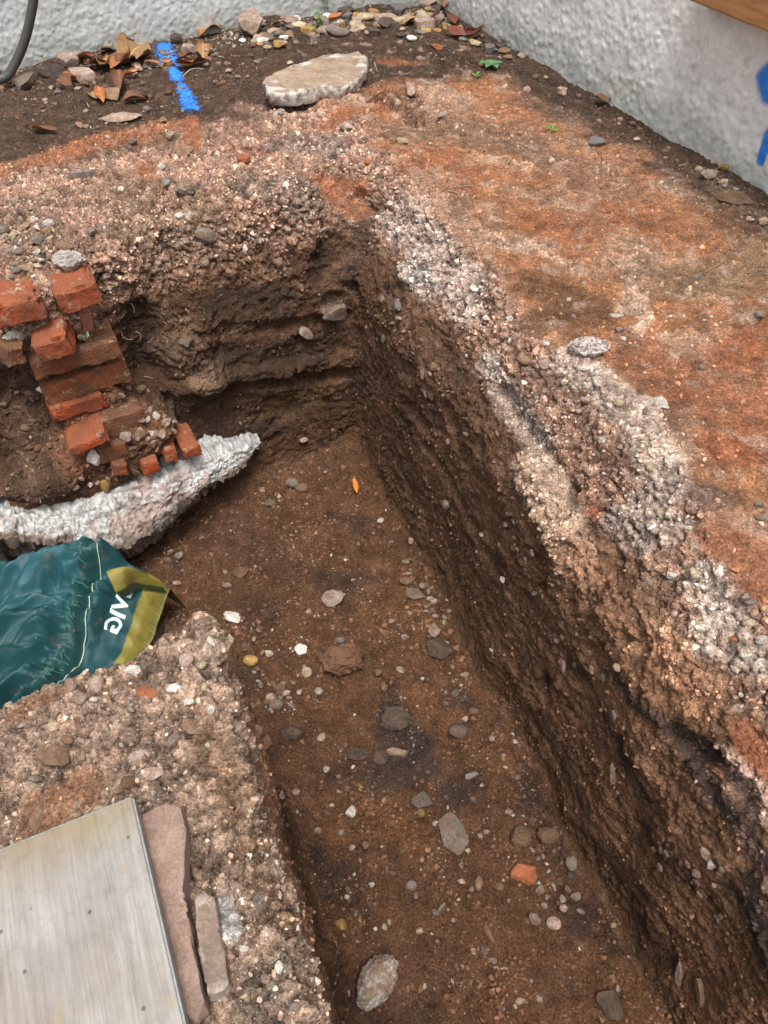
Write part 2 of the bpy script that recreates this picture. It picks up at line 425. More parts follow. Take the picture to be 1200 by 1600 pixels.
# trench floor
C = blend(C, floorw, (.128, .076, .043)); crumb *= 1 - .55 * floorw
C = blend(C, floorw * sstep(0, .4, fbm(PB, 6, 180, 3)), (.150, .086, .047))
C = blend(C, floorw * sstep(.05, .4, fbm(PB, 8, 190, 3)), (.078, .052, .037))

DISP = np.zeros(nV, np.float32); DUP = np.zeros(nV, np.float32)
def splat_w(pts, rpx, soft=.4, nz=.55):
    """weight round a polyline of photo points laid on the base surface; radius in world metres"""
    H = [base_hit(*p)[0] for p in pts]; R = [rpx * depth_of(h) / FPX for h in H]
    best = np.full(nV, 9, np.float32)
    segs = list(zip(H[:-1], H[1:], R[:-1], R[1:])) if len(H) > 1 else [(H[0], H[0] + 1e-5, R[0], R[0])]
    for p, q, r0, r1 in segs:
        rr = max(r0, r1) * 2.2
        lo = np.minimum(p, q) - rr; hi = np.maximum(p, q) + rr
        m = np.nonzero((PB > lo).all(1) & (PB < hi).all(1))[0]
        if not len(m): continue
        e = q - p; wv = PB[m] - p; t = np.clip(wv @ e / (e @ e), 0, 1)
        d = np.linalg.norm(wv - t[:, None] * e, axis=1) / (r0 + (r1 - r0) * t)
        best[m] = np.minimum(best[m], d)
    d = best + nz * jit + nz * .8 * jit2 + .25 * jit3
    return sstep(1 + soft, 1 - soft, d)
OR, PK, PA, GY_, DK, TS, MB, BR = (.40, .165, .085), (.43, .28, .21), (.50, .38, .29), (.34, .32, .29), (.07, .048, .034), (.115, .078, .055), (.21, .13, .088), (.17, .10, .06)
SPL = [ ([(515,478)], 15, (.30,.25,.20), .8, .9), ([(400,430),(440,420)], 14, (.27,.19,.13), .7, 1), ([(350,520),(380,510)], 10, (.22,.155,.105), .7, .9), ([(470,450)], 10, (.25,.18,.13), .6, .9), ([(180,360),(230,380),(300,345)], 26, (.34,.25,.18), .6, 1), ([(700,190),(800,210),(880,250),(960,290)], 46, (.27,.17,.12), .6, .35), ([(640,240),(700,300),(760,340)], 26, (.40,.22,.14), .6, .4), ([(850,310),(940,330)], 14, (.52,.36,.25), .6, .7), ([(760,250),(820,260)], 20, (.50,.33,.23), .6, .8), ([(980,430),(1010,500),(990,520)], 12, (.55,.40,.30), .8, .9), ([(1120,620),(1180,640)], 9, (.58,.38,.28), .7, .8),
 ([(1060,560),(1100,600)], 10, (.50,.28,.19), .6, .8), ([(1080,460),(1140,470)], 12, (.48,.33,.23), .6, .8), ([(1150,820),(1200,840)], 10, (.50,.33,.24), .7, .8), ([(840,390),(900,420)], 16, (.54,.37,.26), .6, .8), # points, radius, colour, strength, crumb value
 # orange and pale streaks on the crumbly hump
 ([(0,265),(90,245),(180,215),(260,200)], 26, (.40,.18,.10), .8, .8), ([(60,250),(120,235)], 16, OR, .7, .6), ([(120,222),(150,215)], 12, OR, .8, .5),
 ([(300,190),(300,235)], 12, OR, .9, .4), ([(232,262),(236,285)], 15, OR, .8, .4), ([(350,230),(420,240)], 18, (.36,.15,.085), .6, .8),
 ([(500,160),(540,175),(515,200)], 20, OR, .85, .3), ([(590,150),(600,170)], 16, OR, .7, .7), ([(560,290),(500,290),(560,330)], 17, OR, .85, .3),
 ([(600,230),(680,250),(760,280)], 18, OR, .75, .3), ([(700,240),(640,260)], 20, OR, .6, .3),
 ([(590,160),(640,150),(650,180)], 20, (.13,.07,.045), .75, .9),
 ([(380,170),(470,185),(560,150)], 22, PK, .5, 1), ([(440,230),(520,240)], 30, (.27,.20,.17), .8, 1), ([(400,290),(480,310)], 34, (.27,.21,.16), .7, 1),
 ([(620,340),(680,400),(730,470)], 36, (.55,.44,.37), .8, 1), ([(760,380),(840,380)], 30, (.52,.36,.27), .7, 1),
 ([(160,300),(300,330),(250,400)], 60, (.30,.195,.13), .75, 1), ([(30,330),(60,400)], 55, (.23,.16,.115), .8, 1), ([(400,380),(330,430)], 35, (.25,.165,.105), .6, 1),
 # plateau patches
 ([(880,230),(960,240),(1000,240)], 26, (.46,.24,.14), .7, .25), ([(830,350),(900,360)], 40, OR, .75, .1), ([(960,330),(1030,350)], 34, OR, .7, .1),
 ([(800,300),(900,310)], 24, (.40,.25,.165), .6, .4), ([(840,450),(920,480),(860,500)], 46, (.18,.098,.052), .8, .05), ([(980,480),(1000,450),(985,410)], 20, (.42,.29,.21), .7, .8),
 ([(1040,440),(1130,440),(1180,400)], 50, (.32,.205,.125), .8, .15), ([(1000,560),(1090,620),(1180,650)], 60, (.41,.175,.095), .9, .05), ([(1150,560),(1200,520)], 40, (.42,.165,.085), .9, .05),
 ([(1120,700),(1190,700)], 40, (.42,.16,.082), .9, .05), ([(1130,850),(1180,900)], 44, (.41,.175,.095), .9, .1), ([(1090,770),(1130,780)], 20, (.14,.10,.08), .7, .3),
 ([(1170,1150),(1200,1200)], 26, (.38,.16,.085), .7, .4), ([(1110,280),(1170,330)], 26, (.17,.12,.085), .8, .2), ([(1110,1000),(1180,1030)], 34, (.60,.49,.405), .8, 1),
 ([(620,80),(690,90),(760,110)], 26, (.085,.055,.04), .8, .3), ([(600,95),(650,100)], 12, (.30,.12,.06), .8, .2), ([(800,110),(900,140),(1000,190)], 16, (.075,.05,.036), .85, .3),
 ([(820,160),(880,180)], 26, (.17,.11,.08), .7, .3),
 ([(880,560),(940,600),(1000,660),(1040,750)], 34, (.62,.505,.42), .75, 1), ([(1100,900),(1150,980)], 30, (.64,.53,.44), .8, 1), ([(1050,830),(1000,790)], 24, (.62,.505,.42), .7, 1),
 ([(780,600),(830,660),(880,760)], 17, (.16,.075,.045), .9, .6), ([(930,800),(1000,840),(1020,850)], 12, (.30,.12,.07), .8, .6),
 ([(640,420),(670,450)], 20, (.60,.55,.48), .7, 1), ([(760,570),(800,640),(850,700)], 24, (.52,.45,.38), .8, 1), ([(830,720),(870,800),(900,870)], 34, (.58,.48,.37), .85, 1),
 ([(960,810),(1010,850)], 22, (.44,.385,.33), .7, 1), ([(900,880),(960,960),(1030,1010)], 42, (.36,.235,.15), .8, .8), ([(1040,1000),(1100,1080)], 36, (.46,.29,.185), .8, .8),
 ([(1130,1190),(1200,1260)], 26, (.60,.49,.405), .8, 1), ([(1080,1200),(1150,1290),(1190,1340)], 18, (.05,.045,.045), .85, .5), ([(960,1060),(1030,1130),(1080,1180)], 17, (.05,.046,.046), .8, .5),
 ([(1180,1380),(1200,1500)], 20, (.06,.06,.062), .7, .5), ([(1150,1300),(1200,1380)], 16, (.30,.21,.17), .7, .9),
 # far face
 ([(340,480),(440,470)], 30, (.095,.068,.045), .9, .05), ([(500,430),(510,400)], 24, (.085,.057,.037), .9, 0), ([(330,570),(420,560),(500,540)], 26, (.088,.063,.042), .9, .1),
 ([(440,640),(500,620)], 20, (.12,.085,.042), .7, .1), ([(250,620),(330,640),(380,680)], 30, (.10,.07,.048), .8, .4), ([(220,490),(235,570)], 26, (.065,.045,.032), .9, .3),
 ([(270,540),(310,580)], 26, (.20,.15,.105), .85, .9), ([(250,480),(300,520)], 18, (.22,.16,.11), .6, .8), ([(560,400),(575,350)], 16, (.11,.085,.06), .8, .5),
 ([(20,450),(140,460),(150,520),(60,540)], 24, (.33,.22,.14), .85, 1), ([(80,600),(160,600),(120,650),(150,700)], 22, (.24,.12,.07), .85, .9), ([(40,640),(70,700),(60,760)], 46, (.14,.10,.07), .9, .6), ([(110,700),(200,640),(260,680)], 40, (.26,.15,.09), .7, .7), ([(60,600)], 24, (.06,.045,.035), .8, .4),
 ([(430,740),(540,710)], 22, (.15,.095,.06), .6, .4),
 # floor patches
 ([(330,800),(420,880),(380,960)], 60, (.11,.068,.045), .6, .3), ([(560,960),(640,960)], 40, (.16,.092,.048), .5, .4), ([(620,1130),(640,1150)], 40, (.05,.042,.038), .9, .3),
 ([(700,1090),(730,1100)], 18, (.06,.05,.045), .7, .3), ([(600,1210),(650,1200)], 34, (.07,.056,.048), .8, .3), ([(700,1240)], 20, (.06,.05,.045), .7, .3),
 ([(600,1280),(640,1300)], 34, (.17,.09,.046), .6, .4), ([(660,1100),(700,1130)], 30, (.18,.098,.052), .6, .4), ([(720,1520),(840,1550),(760,1590)], 60, (.155,.088,.052), .8, .1),
 ([(620,1500),(600,1590)], 40, (.12,.072,.05), .6, .3), ([(890,1600),(860,1540)], 40, (.14,.083,.05), .6, .2),
 ([(570,700),(640,850),(720,980),(850,1130)], 20, (.13,.08,.042), .7, .05), ([(850,1130),(950,1330),(1050,1500)], 26, (.10,.065,.037), .7, .05),
 # island
 ([(20,1120),(110,1070)], 14, (.34,.17,.10), .7, .7), ([(60,1280),(130,1230)], 34, (.32,.155,.085), .8, .4), ([(250,1000),(330,1050)], 34, (.46,.34,.26), .6, 1),
 ([(300,1120),(360,1230),(400,1330)], 26, (.31,.185,.11), .7, .9), ([(350,1420),(362,1450)], 20, (.72,.68,.64), .95, .6), ([(440,1520),(400,1580)], 36, (.36,.27,.20), .8, 1),
 ([(400,1380),(450,1450)], 24, (.25,.15,.09), .7, .8), ([(360,1180),(440,1330),(520,1500)], 12, (.17,.11,.07), .6, .5),
]
for pts, rpx, colr, st, cr in SPL:
    w = splat_w(pts, rpx) * st
    C = blend(C, w, colr); crumb = crumb * (1 - w) + cr * w
print('colours', round(time.time() - T0, 1))
DS = [  # points, radius, metres out of the surface
 ([(222,500),(235,570)], 28, -.030), ([(280,555),(310,590)], 38, .030), ([(360,520),(460,505),(540,500)], 12, -.012), ([(250,600),(400,585),(550,560)], 14, .016),
 ([(290,612),(420,600),(550,585)], 10, -.018), ([(505,420),(515,395)], 26, -.022), ([(515,470)], 13, -.03), ([(50,690),(70,740)], 44, .035), ([(20,610)], 30, -.02),
 ([(70,640)], 18, -.02), ([(40,440)], 45, .015), ([(330,640),(450,640)], 26, -.015), ([(780,610),(840,690),(890,770)], 16, -.022), ([(850,740),(880,830)], 34, .022),
 ([(920,620),(1000,700)], 34, .014), ([(850,1060),(852,1090)], 10, -.03), ([(640,640),(660,660)], 14, -.02), ([(670,700),(780,900)], 12, -.008), ([(1100,1170),(1170,1250)], 16, -.03),
 ([(1060,1150),(1090,1180)], 20, -.025), ([(1130,1130)], 30, .018), ([(620,170),(660,190)], 24, -.022), ([(600,140),(650,130),(700,150)], 22, .014), ([(600,160)], 16, .02),
 ([(330,250)], 30, .012), ([(450,190),(520,235)], 26, .012), ([(230,270)], 14, -.015), ([(290,1107)], 11, -.035), ([(225,1070)], 12, -.012), ([(275,990),(320,1010)], 24, .012),
 ([(530,1040)], 26, .012), ([(620,1120)], 28, .008), ([(240,1260),(330,1420)], 30, -.008), ([(1100,280),(1160,330)], 18, .008), ([(640,430),(660,400)], 20, .012),
 ([(560,310),(580,340)], 12, -.02), ([(1020,880),(960,960)], 30, .014), ([(1000,1010)], 20, -.014), ([(500,1490),(520,1530)], 16, .02), ([(430,1330),(470,1420)], 16, -.015),
 ([(560,450),(575,560)], 9, -.02), ([(700,640),(720,700)], 14, -.018), ([(745,700)], 16, -.02), ([(780,400),(800,420)], 20, .006), ([(1160,740)], 20, .01),
]
for pts, rpx, am in DS: DISP += am * splat_w(pts, rpx, .55, .3)

# ------------------------------------------------------------------ relief of the ground
cz = crumb * (1 - .0 * floorw)
lump = fbm(PB, 11, 201, 3)
bil = 1 - np.abs(gn(PB, 22, 211)) * 1.8
d1, d1b, id1 = worley(PB + .012 * np.stack([jit2, jit, -jit2], 1), 34, 221)
d2, d2b, id2 = worley(PB, 74, 231)
d3, d3b, id3 = worley(PB, 120, 233)
wrp = .010 * np.stack([jit2, jit, -jit2], 1)
e1, e1b, ie1 = worley(PB + wrp * 1.5, (24, 24, 30), 225); g1 = np.clip((e1b - e1) / .22, 0, 1)
e2, e2b, ie2 = worley(PB + wrp, (52, 52, 60), 227); g2 = np.clip((e2b - e2) / .25, 0, 1)
e3, e3b, ie3 = worley(PB + wrp * .6, 105, 229); g3 = np.clip((e3b - e3) / .3, 0, 1)
cw = cz * (groundw + .85 * wallw * (.35 + .65 * sstep(-.32, -.12, z)) + .5 * floorw)
DISP += cw * (.013 * lump + .005 * bil)
big = sstep(-.1, .25, fbm(PB, 8, 235, 2))
DISP += cw * (.0085 * big * (g1 - .7 + .9 * (ie1 - .5)) + .0060 * (g2 - .7 + 1.1 * (ie2 - .5)) + .0034 * (g3 - .7 + 1.2 * (ie3 - .5)))
DISP += floorw * (.0075 * (g1 - .6 + .8 * (ie1 - .5)) * sstep(.0, .4, fbm(PB, 9, 259, 3)))
DISP += (cw * .6 + .10) * .0060 * np.clip(1 - d2 * 1.45, 0, 1) * (id2 > .72) * (.6 + id2)
DISP += (1 - cz) * (groundw * .8 + floorw) * (.0030 * (g2 - .7) * sstep(-.05, .3, jit) + .0022 * (g3 - .7 + (ie3 - .5)))
DISP += (1 - cz) * groundw * (.0085 * fbm(PB, 13, 241, 4) + .0035 * fbm(PB, 45, 245, 3))
DISP += floorw * (.012 * fbm(PB, 14, 251, 3) + .0045 * (1 - 2 * np.abs(gn(PB, 38, 255))) * sstep(-.1, .3, jit) + .003 * fbm(PB, 80, 257, 2))
# walls: bucket-scraped faces with long torn fissures
tang = np.where(np.abs(NB @ np.array([nF[0], nF[1], 0], np.float32))[:, None] > np.abs(NB @ np.array([nR[0], nR[1], 0], np.float32))[:, None],
                np.array([a[0], a[1], 0], np.float32), np.array([r_[0], r_[1], 0], np.float32))
tt = (PB * tang).sum(1)
isF = (np.abs(NB @ np.array([nF[0], nF[1], 0], np.float32)) > .75) & (tR < .02)
strat = np.stack([tt * np.where(isF, .9, .75) + z * np.where(isF, .25, .5), z * np.where(isF, 1.0, .8) - tt * np.where(isF, .22, .35), (PB * (1 - np.abs(tang))).sum(1) * .3], 1)
rg = fbm(strat, (5, 24, 8), 261, 3); rg2 = gn(strat, (14, 62, 20), 265)
DISP += wallw * (.012 * fbm(PB, 6.5, 271, 2) + .0036 * rg * (isF * .8 + .35) + .0014 * rg2 - .006 * np.clip(.22 - np.abs(rg), 0, 1) * 3 * sstep(.05, .2, jit) * (isF * .7 + .3) + .0030 * fbm(PB, 60, 275, 2))
lowz = sstep(-.20, -.36, z)
DISP += wallw * .016 * np.clip(fbm(PB, 20, 281, 3) - .12, 0, 1) * (.4 + cz) * (1 - .6 * lowz)
rough_ = sstep(.02, .30, fbm(PB, (9, 9, 14), 291, 3)) * wallw * (1 - .55 * lowz)
DISP += wallw * .0045 * (g2 - .7 + (ie2 - .5)) * sstep(.0, .35, fbm(PB, 13, 299, 2)) + wallw * .0022 * (g3 - .7)
DISP += rough_ * (.0060 * (1 - 2 * np.abs(gn(PB, 40, 293))) + .0045 * (1 - 2 * np.abs(gn(PB, 90, 295))))
DISP -= wallw * .010 * sstep(.25, .45, fbm(PB, 17, 297, 3))
C *= (1 + wallw * .32 * rg + .14 * wallw * rg2)[:, None]
tr_ = (wallw + floorw)[:, None]; C = C * (1 - tr_ + tr_ * np.array([1.10, .93, .86]))
C *= (1 + cz * groundw * (.40 * (ie1 - .5) + .50 * (ie2 - .5)) + .28 * (ie3 - .5) * (.3 + cz * .7))[:, None]
C *= (1 - .46 * cw * (1 - g2) - .34 * cw * (1 - g3))[:, None]     # damp soil between the crumbs, plus crevice shade painted into the colour
clg = clay * groundw; C *= (1 + clg * (.30 * fbm(PB, 42, 331, 4) + .22 * (ie2 - .5) * (jit > 0) + .25 * (ie3 - .5)))[:, None]
C = blend(C, clg * sstep(.16, .34, fbm(PB, 24, 335, 4)) * .6, (.52, .37, .28)); C = blend(C, clg * sstep(.20, .36, fbm(PB, 19, 337, 4)) * .5, (.20, .12, .08))
pal = np.array([[.48, .41, .34], [.42, .28, .21], [.26, .225, .195], [.33, .21, .145]], np.float32)
pick = ((id2 * 977) % 1 * 4).astype(int)
pw = ((id2 > .86) & (d2 < .5 + .1 * jit2)) * np.clip(.05 + crumb * .6, 0, .7) * (1 - .6 * wallw) * (1 - .75 * floorw)
C = C * (1 - pw[:, None]) + pal[pick] * pw[:, None]
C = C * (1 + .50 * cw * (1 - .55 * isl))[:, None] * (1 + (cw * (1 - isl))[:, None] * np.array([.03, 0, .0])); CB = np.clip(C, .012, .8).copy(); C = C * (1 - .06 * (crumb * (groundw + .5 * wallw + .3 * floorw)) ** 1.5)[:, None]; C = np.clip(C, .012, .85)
TV = PB + NB * DISP[:, None]
wet = np.clip(wallw * (1 - crumb) * 1.2 + floorw * .35, 0, 1)
NT_ = vnormals(TV, TF)
print('relief', round(time.time() - T0, 1))

fc = TF[:, 0]; fz = PB[fc, 2]
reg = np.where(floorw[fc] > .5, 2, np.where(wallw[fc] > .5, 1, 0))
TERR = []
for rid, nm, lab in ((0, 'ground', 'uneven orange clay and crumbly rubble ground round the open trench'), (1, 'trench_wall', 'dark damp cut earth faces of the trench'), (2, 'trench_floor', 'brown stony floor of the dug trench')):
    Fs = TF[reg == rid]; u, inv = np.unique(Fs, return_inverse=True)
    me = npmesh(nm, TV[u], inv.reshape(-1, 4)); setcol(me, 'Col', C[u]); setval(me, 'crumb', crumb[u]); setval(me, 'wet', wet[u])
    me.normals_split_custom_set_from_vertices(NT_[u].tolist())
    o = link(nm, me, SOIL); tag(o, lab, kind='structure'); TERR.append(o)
# ground beyond the modelled plot
ob = []
ov = [(-30, -30), (30, -30), (30, 30), (-30, 30), (GX0, GY0), (GX1, GY0), (GX1, GY1), (GX0, GY1)]
me = npmesh('surrounding_ground', [(p, q, -.02) for p, q in ov], [(0, 1, 5, 4), (1, 2, 6, 5), (2, 3, 7, 6), (3, 0, 4, 7)])
setcol(me, 'Col', np.tile([.2, .12, .08], (8, 1))); setval(me, 'crumb', np.full(8, .5)); setval(me, 'wet', np.zeros(8))
tag(link('surrounding_ground', me, SOIL), 'bare earth beyond the trench plot', kind='structure')
print('terrain objects', round(time.time() - T0, 1))

bpy.context.view_layer.update(); DG = bpy.context.evaluated_depsgraph_get()
def hit_dir(o, d):
    best = None
    for t in TERR:
        ok, loc, nor, _ = t.ray_cast(Vector(o), Vector(d), distance=20, depsgraph=DG)
        if ok:
            L = (loc - Vector(o)).length
            if best is None or L < best[0]: best = (L, np.array(loc), np.array(nor))
    return best
def hit(px, py):
    d = Vector(ray(px, py)).normalized(); h = hit_dir(CAM, d)
    if h is None: return atz(px, py, 0), np.array([0, 0, 1.])
    return h[1], base_hit(px, py)[1]
def ground_z(xx, yy, z0=.4):
    h = hit_dir((xx, yy, z0), (0, 0, -1)); return h[1][2] if h else 0.

# ------------------------------------------------------------------ house walls
def render_material(name, base, stain, sc):
    m, nt, b = mat_new(name); N = NT(nt)
    n1 = N.noise(4, 6, .6); n2 = N.noise(30, 5, .65); n3 = N.noise(300, 3, .6); v = N.vor(sc, 'SMOOTH_F1')
    c = N.mix(N.ramp(n1.outputs[0], [(.38, 0.), (.68, 1.)]), base, tuple(x * .84 for x in base))
    c = N.mix(1.0, c, N.ramp(n2.outputs[0], [(.3, .84), (.7, 1.1)]), 'MULTIPLY')
    c = N.mix(N.ramp(n3.outputs[0], [(.60, 0.), (.72, .55)]), c, tuple(x * .35 for x in base))
    at = N.n('ShaderNodeAttribute', attribute_name='stain')
    c = N.mix(at.outputs['Fac'], c, stain)
    pit = N.n('ShaderNodeAttribute', attribute_name='pit'); c = N.mix(N.math('MULTIPLY', pit.outputs['Fac'], .45), c, tuple(x * .35 for x in base))
    N.l(c, b.inputs['Base Color']); b.inputs['Roughness'].default_value = .9
    nb = N.bump(v.outputs['Distance'], .35, -.003); nb = N.bump(n3.outputs[0], .5, .0015, nb); N.l(nb, b.inputs['Normal'])
    return m
def house_wall(org, d, n, length, label, base, cell, amp, seed, grid=.0045):
    hf = .62
    us = np.arange(0, length, grid); hsn = np.arange(-.12, hf, grid)
    U, Z = np.meshgrid(us, hsn, indexing='ij')
    P = np.stack([org[0] + d[0] * U.ravel(), org[1] + d[1] * U.ravel(), Z.ravel()], 1).astype(np.float32)
    w1, w1b, i1 = worley(P, cell, seed); w2, w2b, i2 = worley(P, cell * 2.1, seed + 5); dd = fbm(P, 9, seed + 9, 3); d4 = fbm(P, (60, 60, 60), seed + 12, 2)
    dsp = amp * (np.clip(1 - w1 * 1.5, 0, 1) * (i1 > .35) * (.5 + i1) + .45 * np.clip(1 - w2 * 1.5, 0, 1) * (i2 > .3)) + .004 * dd + amp * .5 * d4
    P += np.array([n[0], n[1], 0]) * dsp[:, None]
    nu, nh = len(us), len(hsn); I = np.arange(nu * nh).reshape(nu, nh)
    F = np.stack([I[:-1, :-1], I[1:, :-1], I[1:, 1:], I[:-1, 1:]], -1).reshape(-1, 4)
    if np.cross(np.array([d[0], d[1], 0]), [0, 0, 1]) @ np.array([n[0], n[1], 0]) < 0: F = F[:, ::-1]
    me = npmesh('house_wall', P, F)
    st = sstep(.09, .0, Z.ravel() + .05 * dd) * .55 * (.6 + .5 * jit2[:1])
    setval(me, 'stain', st); setval(me, 'pit', np.clip(-d4 * 2.2 - .35, 0, 1) + 0 * w1)
    o = link('house_wall', me, render_material('roughcast_render', base, (.17, .165, .10), 90)); tag(o, label, 'wall')
    # plain upper part and thickness behind
    e = org + d * length
    back = -np.array(n) * .25
    q = [(*org, hf - .01), (*e, hf - .01), (*e, 2.5), (*org, 2.5), (*(org + back), -.1), (*(e + back), -.1), (*(e + back), 2.5), (*(org + back), 2.5)]
    me2 = npmesh('upper_wall', q, [(0, 1, 2, 3), (5, 4, 7, 6), (3, 2, 6, 7), (1, 5, 6, 2)], False)
    link('upper_wall', me2, o.data.materials[0], o)
    return o, (org, d, n)
wall_l, _ = house_wall(KC, -a, nF, 2.3, 'pale grey roughcast house wall behind the trench, at the top left', (.53, .545, .545), 125, .0030, 301)
wall_r, WR = house_wall(KC, nF, -a, 2.9, 'pale grey rendered house wall with a blue paint mark on the right', (.72, .735, .73), 60, .0024, 331)
def onwall(px, py):                     # point of the right wall seen through a photo point -> (u, z)
    d = ray(px, py); t = (KC @ a) / (d[:2] @ a); P = CAM + d * t
    return float((P[:2] - KC) @ nF), float(P[2])

def simple_mat(name, col, rough=.6, bump=0, scale=80, spec=.4, var=.25):
    m, nt, b = mat_new(name); N = NT(nt); n1 = N.noise(scale, 5, .6)
    c = N.mix(N.ramp(n1.outputs[0], [(.3, 0.), (.7, 1.)]), tuple(x * (1 - var) for x in col), tuple(min(1, x * (1 + var)) for x in col))
    N.l(c, b.inputs['Base Color']); b.inputs['Roughness'].default_value = rough; b.inputs['Specular IOR Level'].default_value = spec
    if bump: N.l(N.bump(n1.outputs[0], .6, bump), b.inputs['Normal'])
    return m
def paint_mat(name, col, thr=(.35, .75), ns=1.9):
    m, nt, b = mat_new(name); N = NT(nt)
    al = N.n('ShaderNodeAttribute', attribute_name='cover'); n1 = N.noise(320, 3, .7); n2 = N.noise(60, 3, .6)
    s = N.math('ADD', al.outputs['Fac'], N.math('MULTIPLY', N.math('SUBTRACT', N.math('MULTIPLY_ADD', n2.outputs[0], .5, N.math('MULTIPLY', n1.outputs[0], .5)), .5), ns))
    f = N.ramp(s, [(thr[0], 0.), (thr[1], 1.)])
    c = N.mix(n2.outputs[0], tuple(x * .85 for x in col), tuple(min(1, x * 1.15) for x in col))
    N.l(c, b.inputs['Base Color']); N.l(f, b.inputs['Alpha']); b.inputs['Roughness'].default_value = .55
    N.l(N.bump(n1.outputs[0], .4, .002), b.inputs['Normal'])
    return m
BLUE = (.012, .19, .72)
WALLPAINT = paint_mat('blue_wall_paint', BLUE, (.06, .98), .25); SOILPAINT = paint_mat('blue_ground_paint', (.015, .17, .62), (.38, .52), 3.4)
def drape(obj, name, pts, rad, mat, off, parent=None, amount=1.0):
    """thin film over the faces of obj near a polyline of world points"""
    me = obj.data; V = np.empty(len(me.vertices) * 3, np.float32); me.vertices.foreach_get('co', V); V = V.reshape(-1, 3)
    F = np.empty(len(me.loops), np.int32); me.loops.foreach_get('vertex_index', F); F = F.reshape(-1, 4)
    best = np.full(len(V), 9, np.float32)
    for i in range(len(pts) - 1):
        p, q = np.array(pts[i]), np.array(pts[i + 1]); r0, r1 = rad[i], rad[i + 1]
        e = q - p; wv = V - p; t = np.clip(wv @ e / (e @ e), 0, 1)
        best = np.minimum(best, np.linalg.norm(wv - t[:, None] * e, axis=1) / (r0 + (r1 - r0) * t))
    m = (best < 1.9)[F].all(1); Fs = F[m]; u, inv = np.unique(Fs, return_inverse=True)
    Nn = vnormals(V, F)[u]
    m2 = npmesh(name, V[u] + Nn * off, inv.reshape(-1, 4)); setval(m2, 'cover', sstep(1.75, .45, best[u]) * amount)
    return link(name, m2, mat, parent)
def wp(px, py):
    u, z_ = onwall(px, py); return (*(KC + nF * u), z_)
drape(wall_r, 'spray_paint', [wp(1216, 96), wp(1198, 122), wp(1202, 146)], [.012, .020, .017], WALLPAINT, .0012, wall_r, 1.05)
drape(wall_r, 'spray_paint', [wp(1222, 186), wp(1203, 214), wp(1190, 250)], [.014, .013, .009], WALLPAINT, .0012, wall_r, 1.05)
u0, z0 = onwall(1120, 0)
def boxobj(name, M, dims, mat, parent=None, bev=.002, seg=2):
    bm = bmesh.new(); bmesh.ops.create_cube(bm, size=1)
    for v in bm.verts: v.co = Vector((v.co.x * dims[0], v.co.y * dims[1], v.co.z * dims[2]))
    if bev: bmesh.ops.bevel(bm, geom=bm.edges[:], offset=bev, segments=seg, affect='EDGES', profile=.6)
    me = bpy.data.meshes.new(name); bm.to_mesh(me); bm.free()
    for p in me.polygons: p.use_smooth = False
    o = link(name, me, mat, parent); o.matrix_world = M; return o
def frame(org, X, Y, Z):
    X, Y, Z = [Vector(v).normalized() for v in (X, Y, Z)]
    return Matrix(((X.x, Y.x, Z.x, org[0]), (X.y, Y.y, Z.y, org[1]), (X.z, Y.z, Z.z, org[2]), (0, 0, 0, 1)))
def wood_mat(name, c1, c2, c3, rough=.6, sc=1.0):
    m, nt, b = mat_new(name); N = NT(nt); tc = N.n('ShaderNodeTexCoord'); mp = N.n('ShaderNodeMapping'); N.l(tc.outputs['Object'], mp.inputs[0])
    mp.inputs['Scale'].default_value = (1.2 * sc, 26 * sc, 12 * sc)
    n1 = N.noise(6, 8, .7, mp.outputs[0], .6); n2 = N.noise(26, 5, .7, mp.outputs[0]); n3 = N.noise(14, 5, .6, tc.outputs['Object'])
    c = N.ramp(n1.outputs[0], [(.3, c1), (.5, c2), (.72, c3)])
    c = N.mix(1.0, c, N.ramp(n2.outputs[0], [(.3, .82), (.7, 1.12)]), 'MULTIPLY')
    N.l(c, b.inputs['Base Color']); b.inputs['Roughness'].default_value = rough
    N.l(N.bump(n1.outputs[0], .35, .0015, N.bump(n2.outputs[0], .3, .0006)), b.inputs['Normal'])
    return m, N, b, c, n3, tc
wm = wood_mat('orange_brown_timber', (.22, .10, .035), (.34, .165, .06), (.44, .23, .10))[0]
cu = u0 + .75
oo = boxobj('timber_sill', frame((*(KC + nF * cu + (-a) * .018), z0 + .047), (*nF, 0), (*a, 0), (0, 0, 1)), (1.55, .075, .094), wm, None, .004)
tag(oo, 'orange-brown varnished timber sill projecting from the right wall at the top corner', 'sill')
print('walls', round(time.time() - T0, 1))

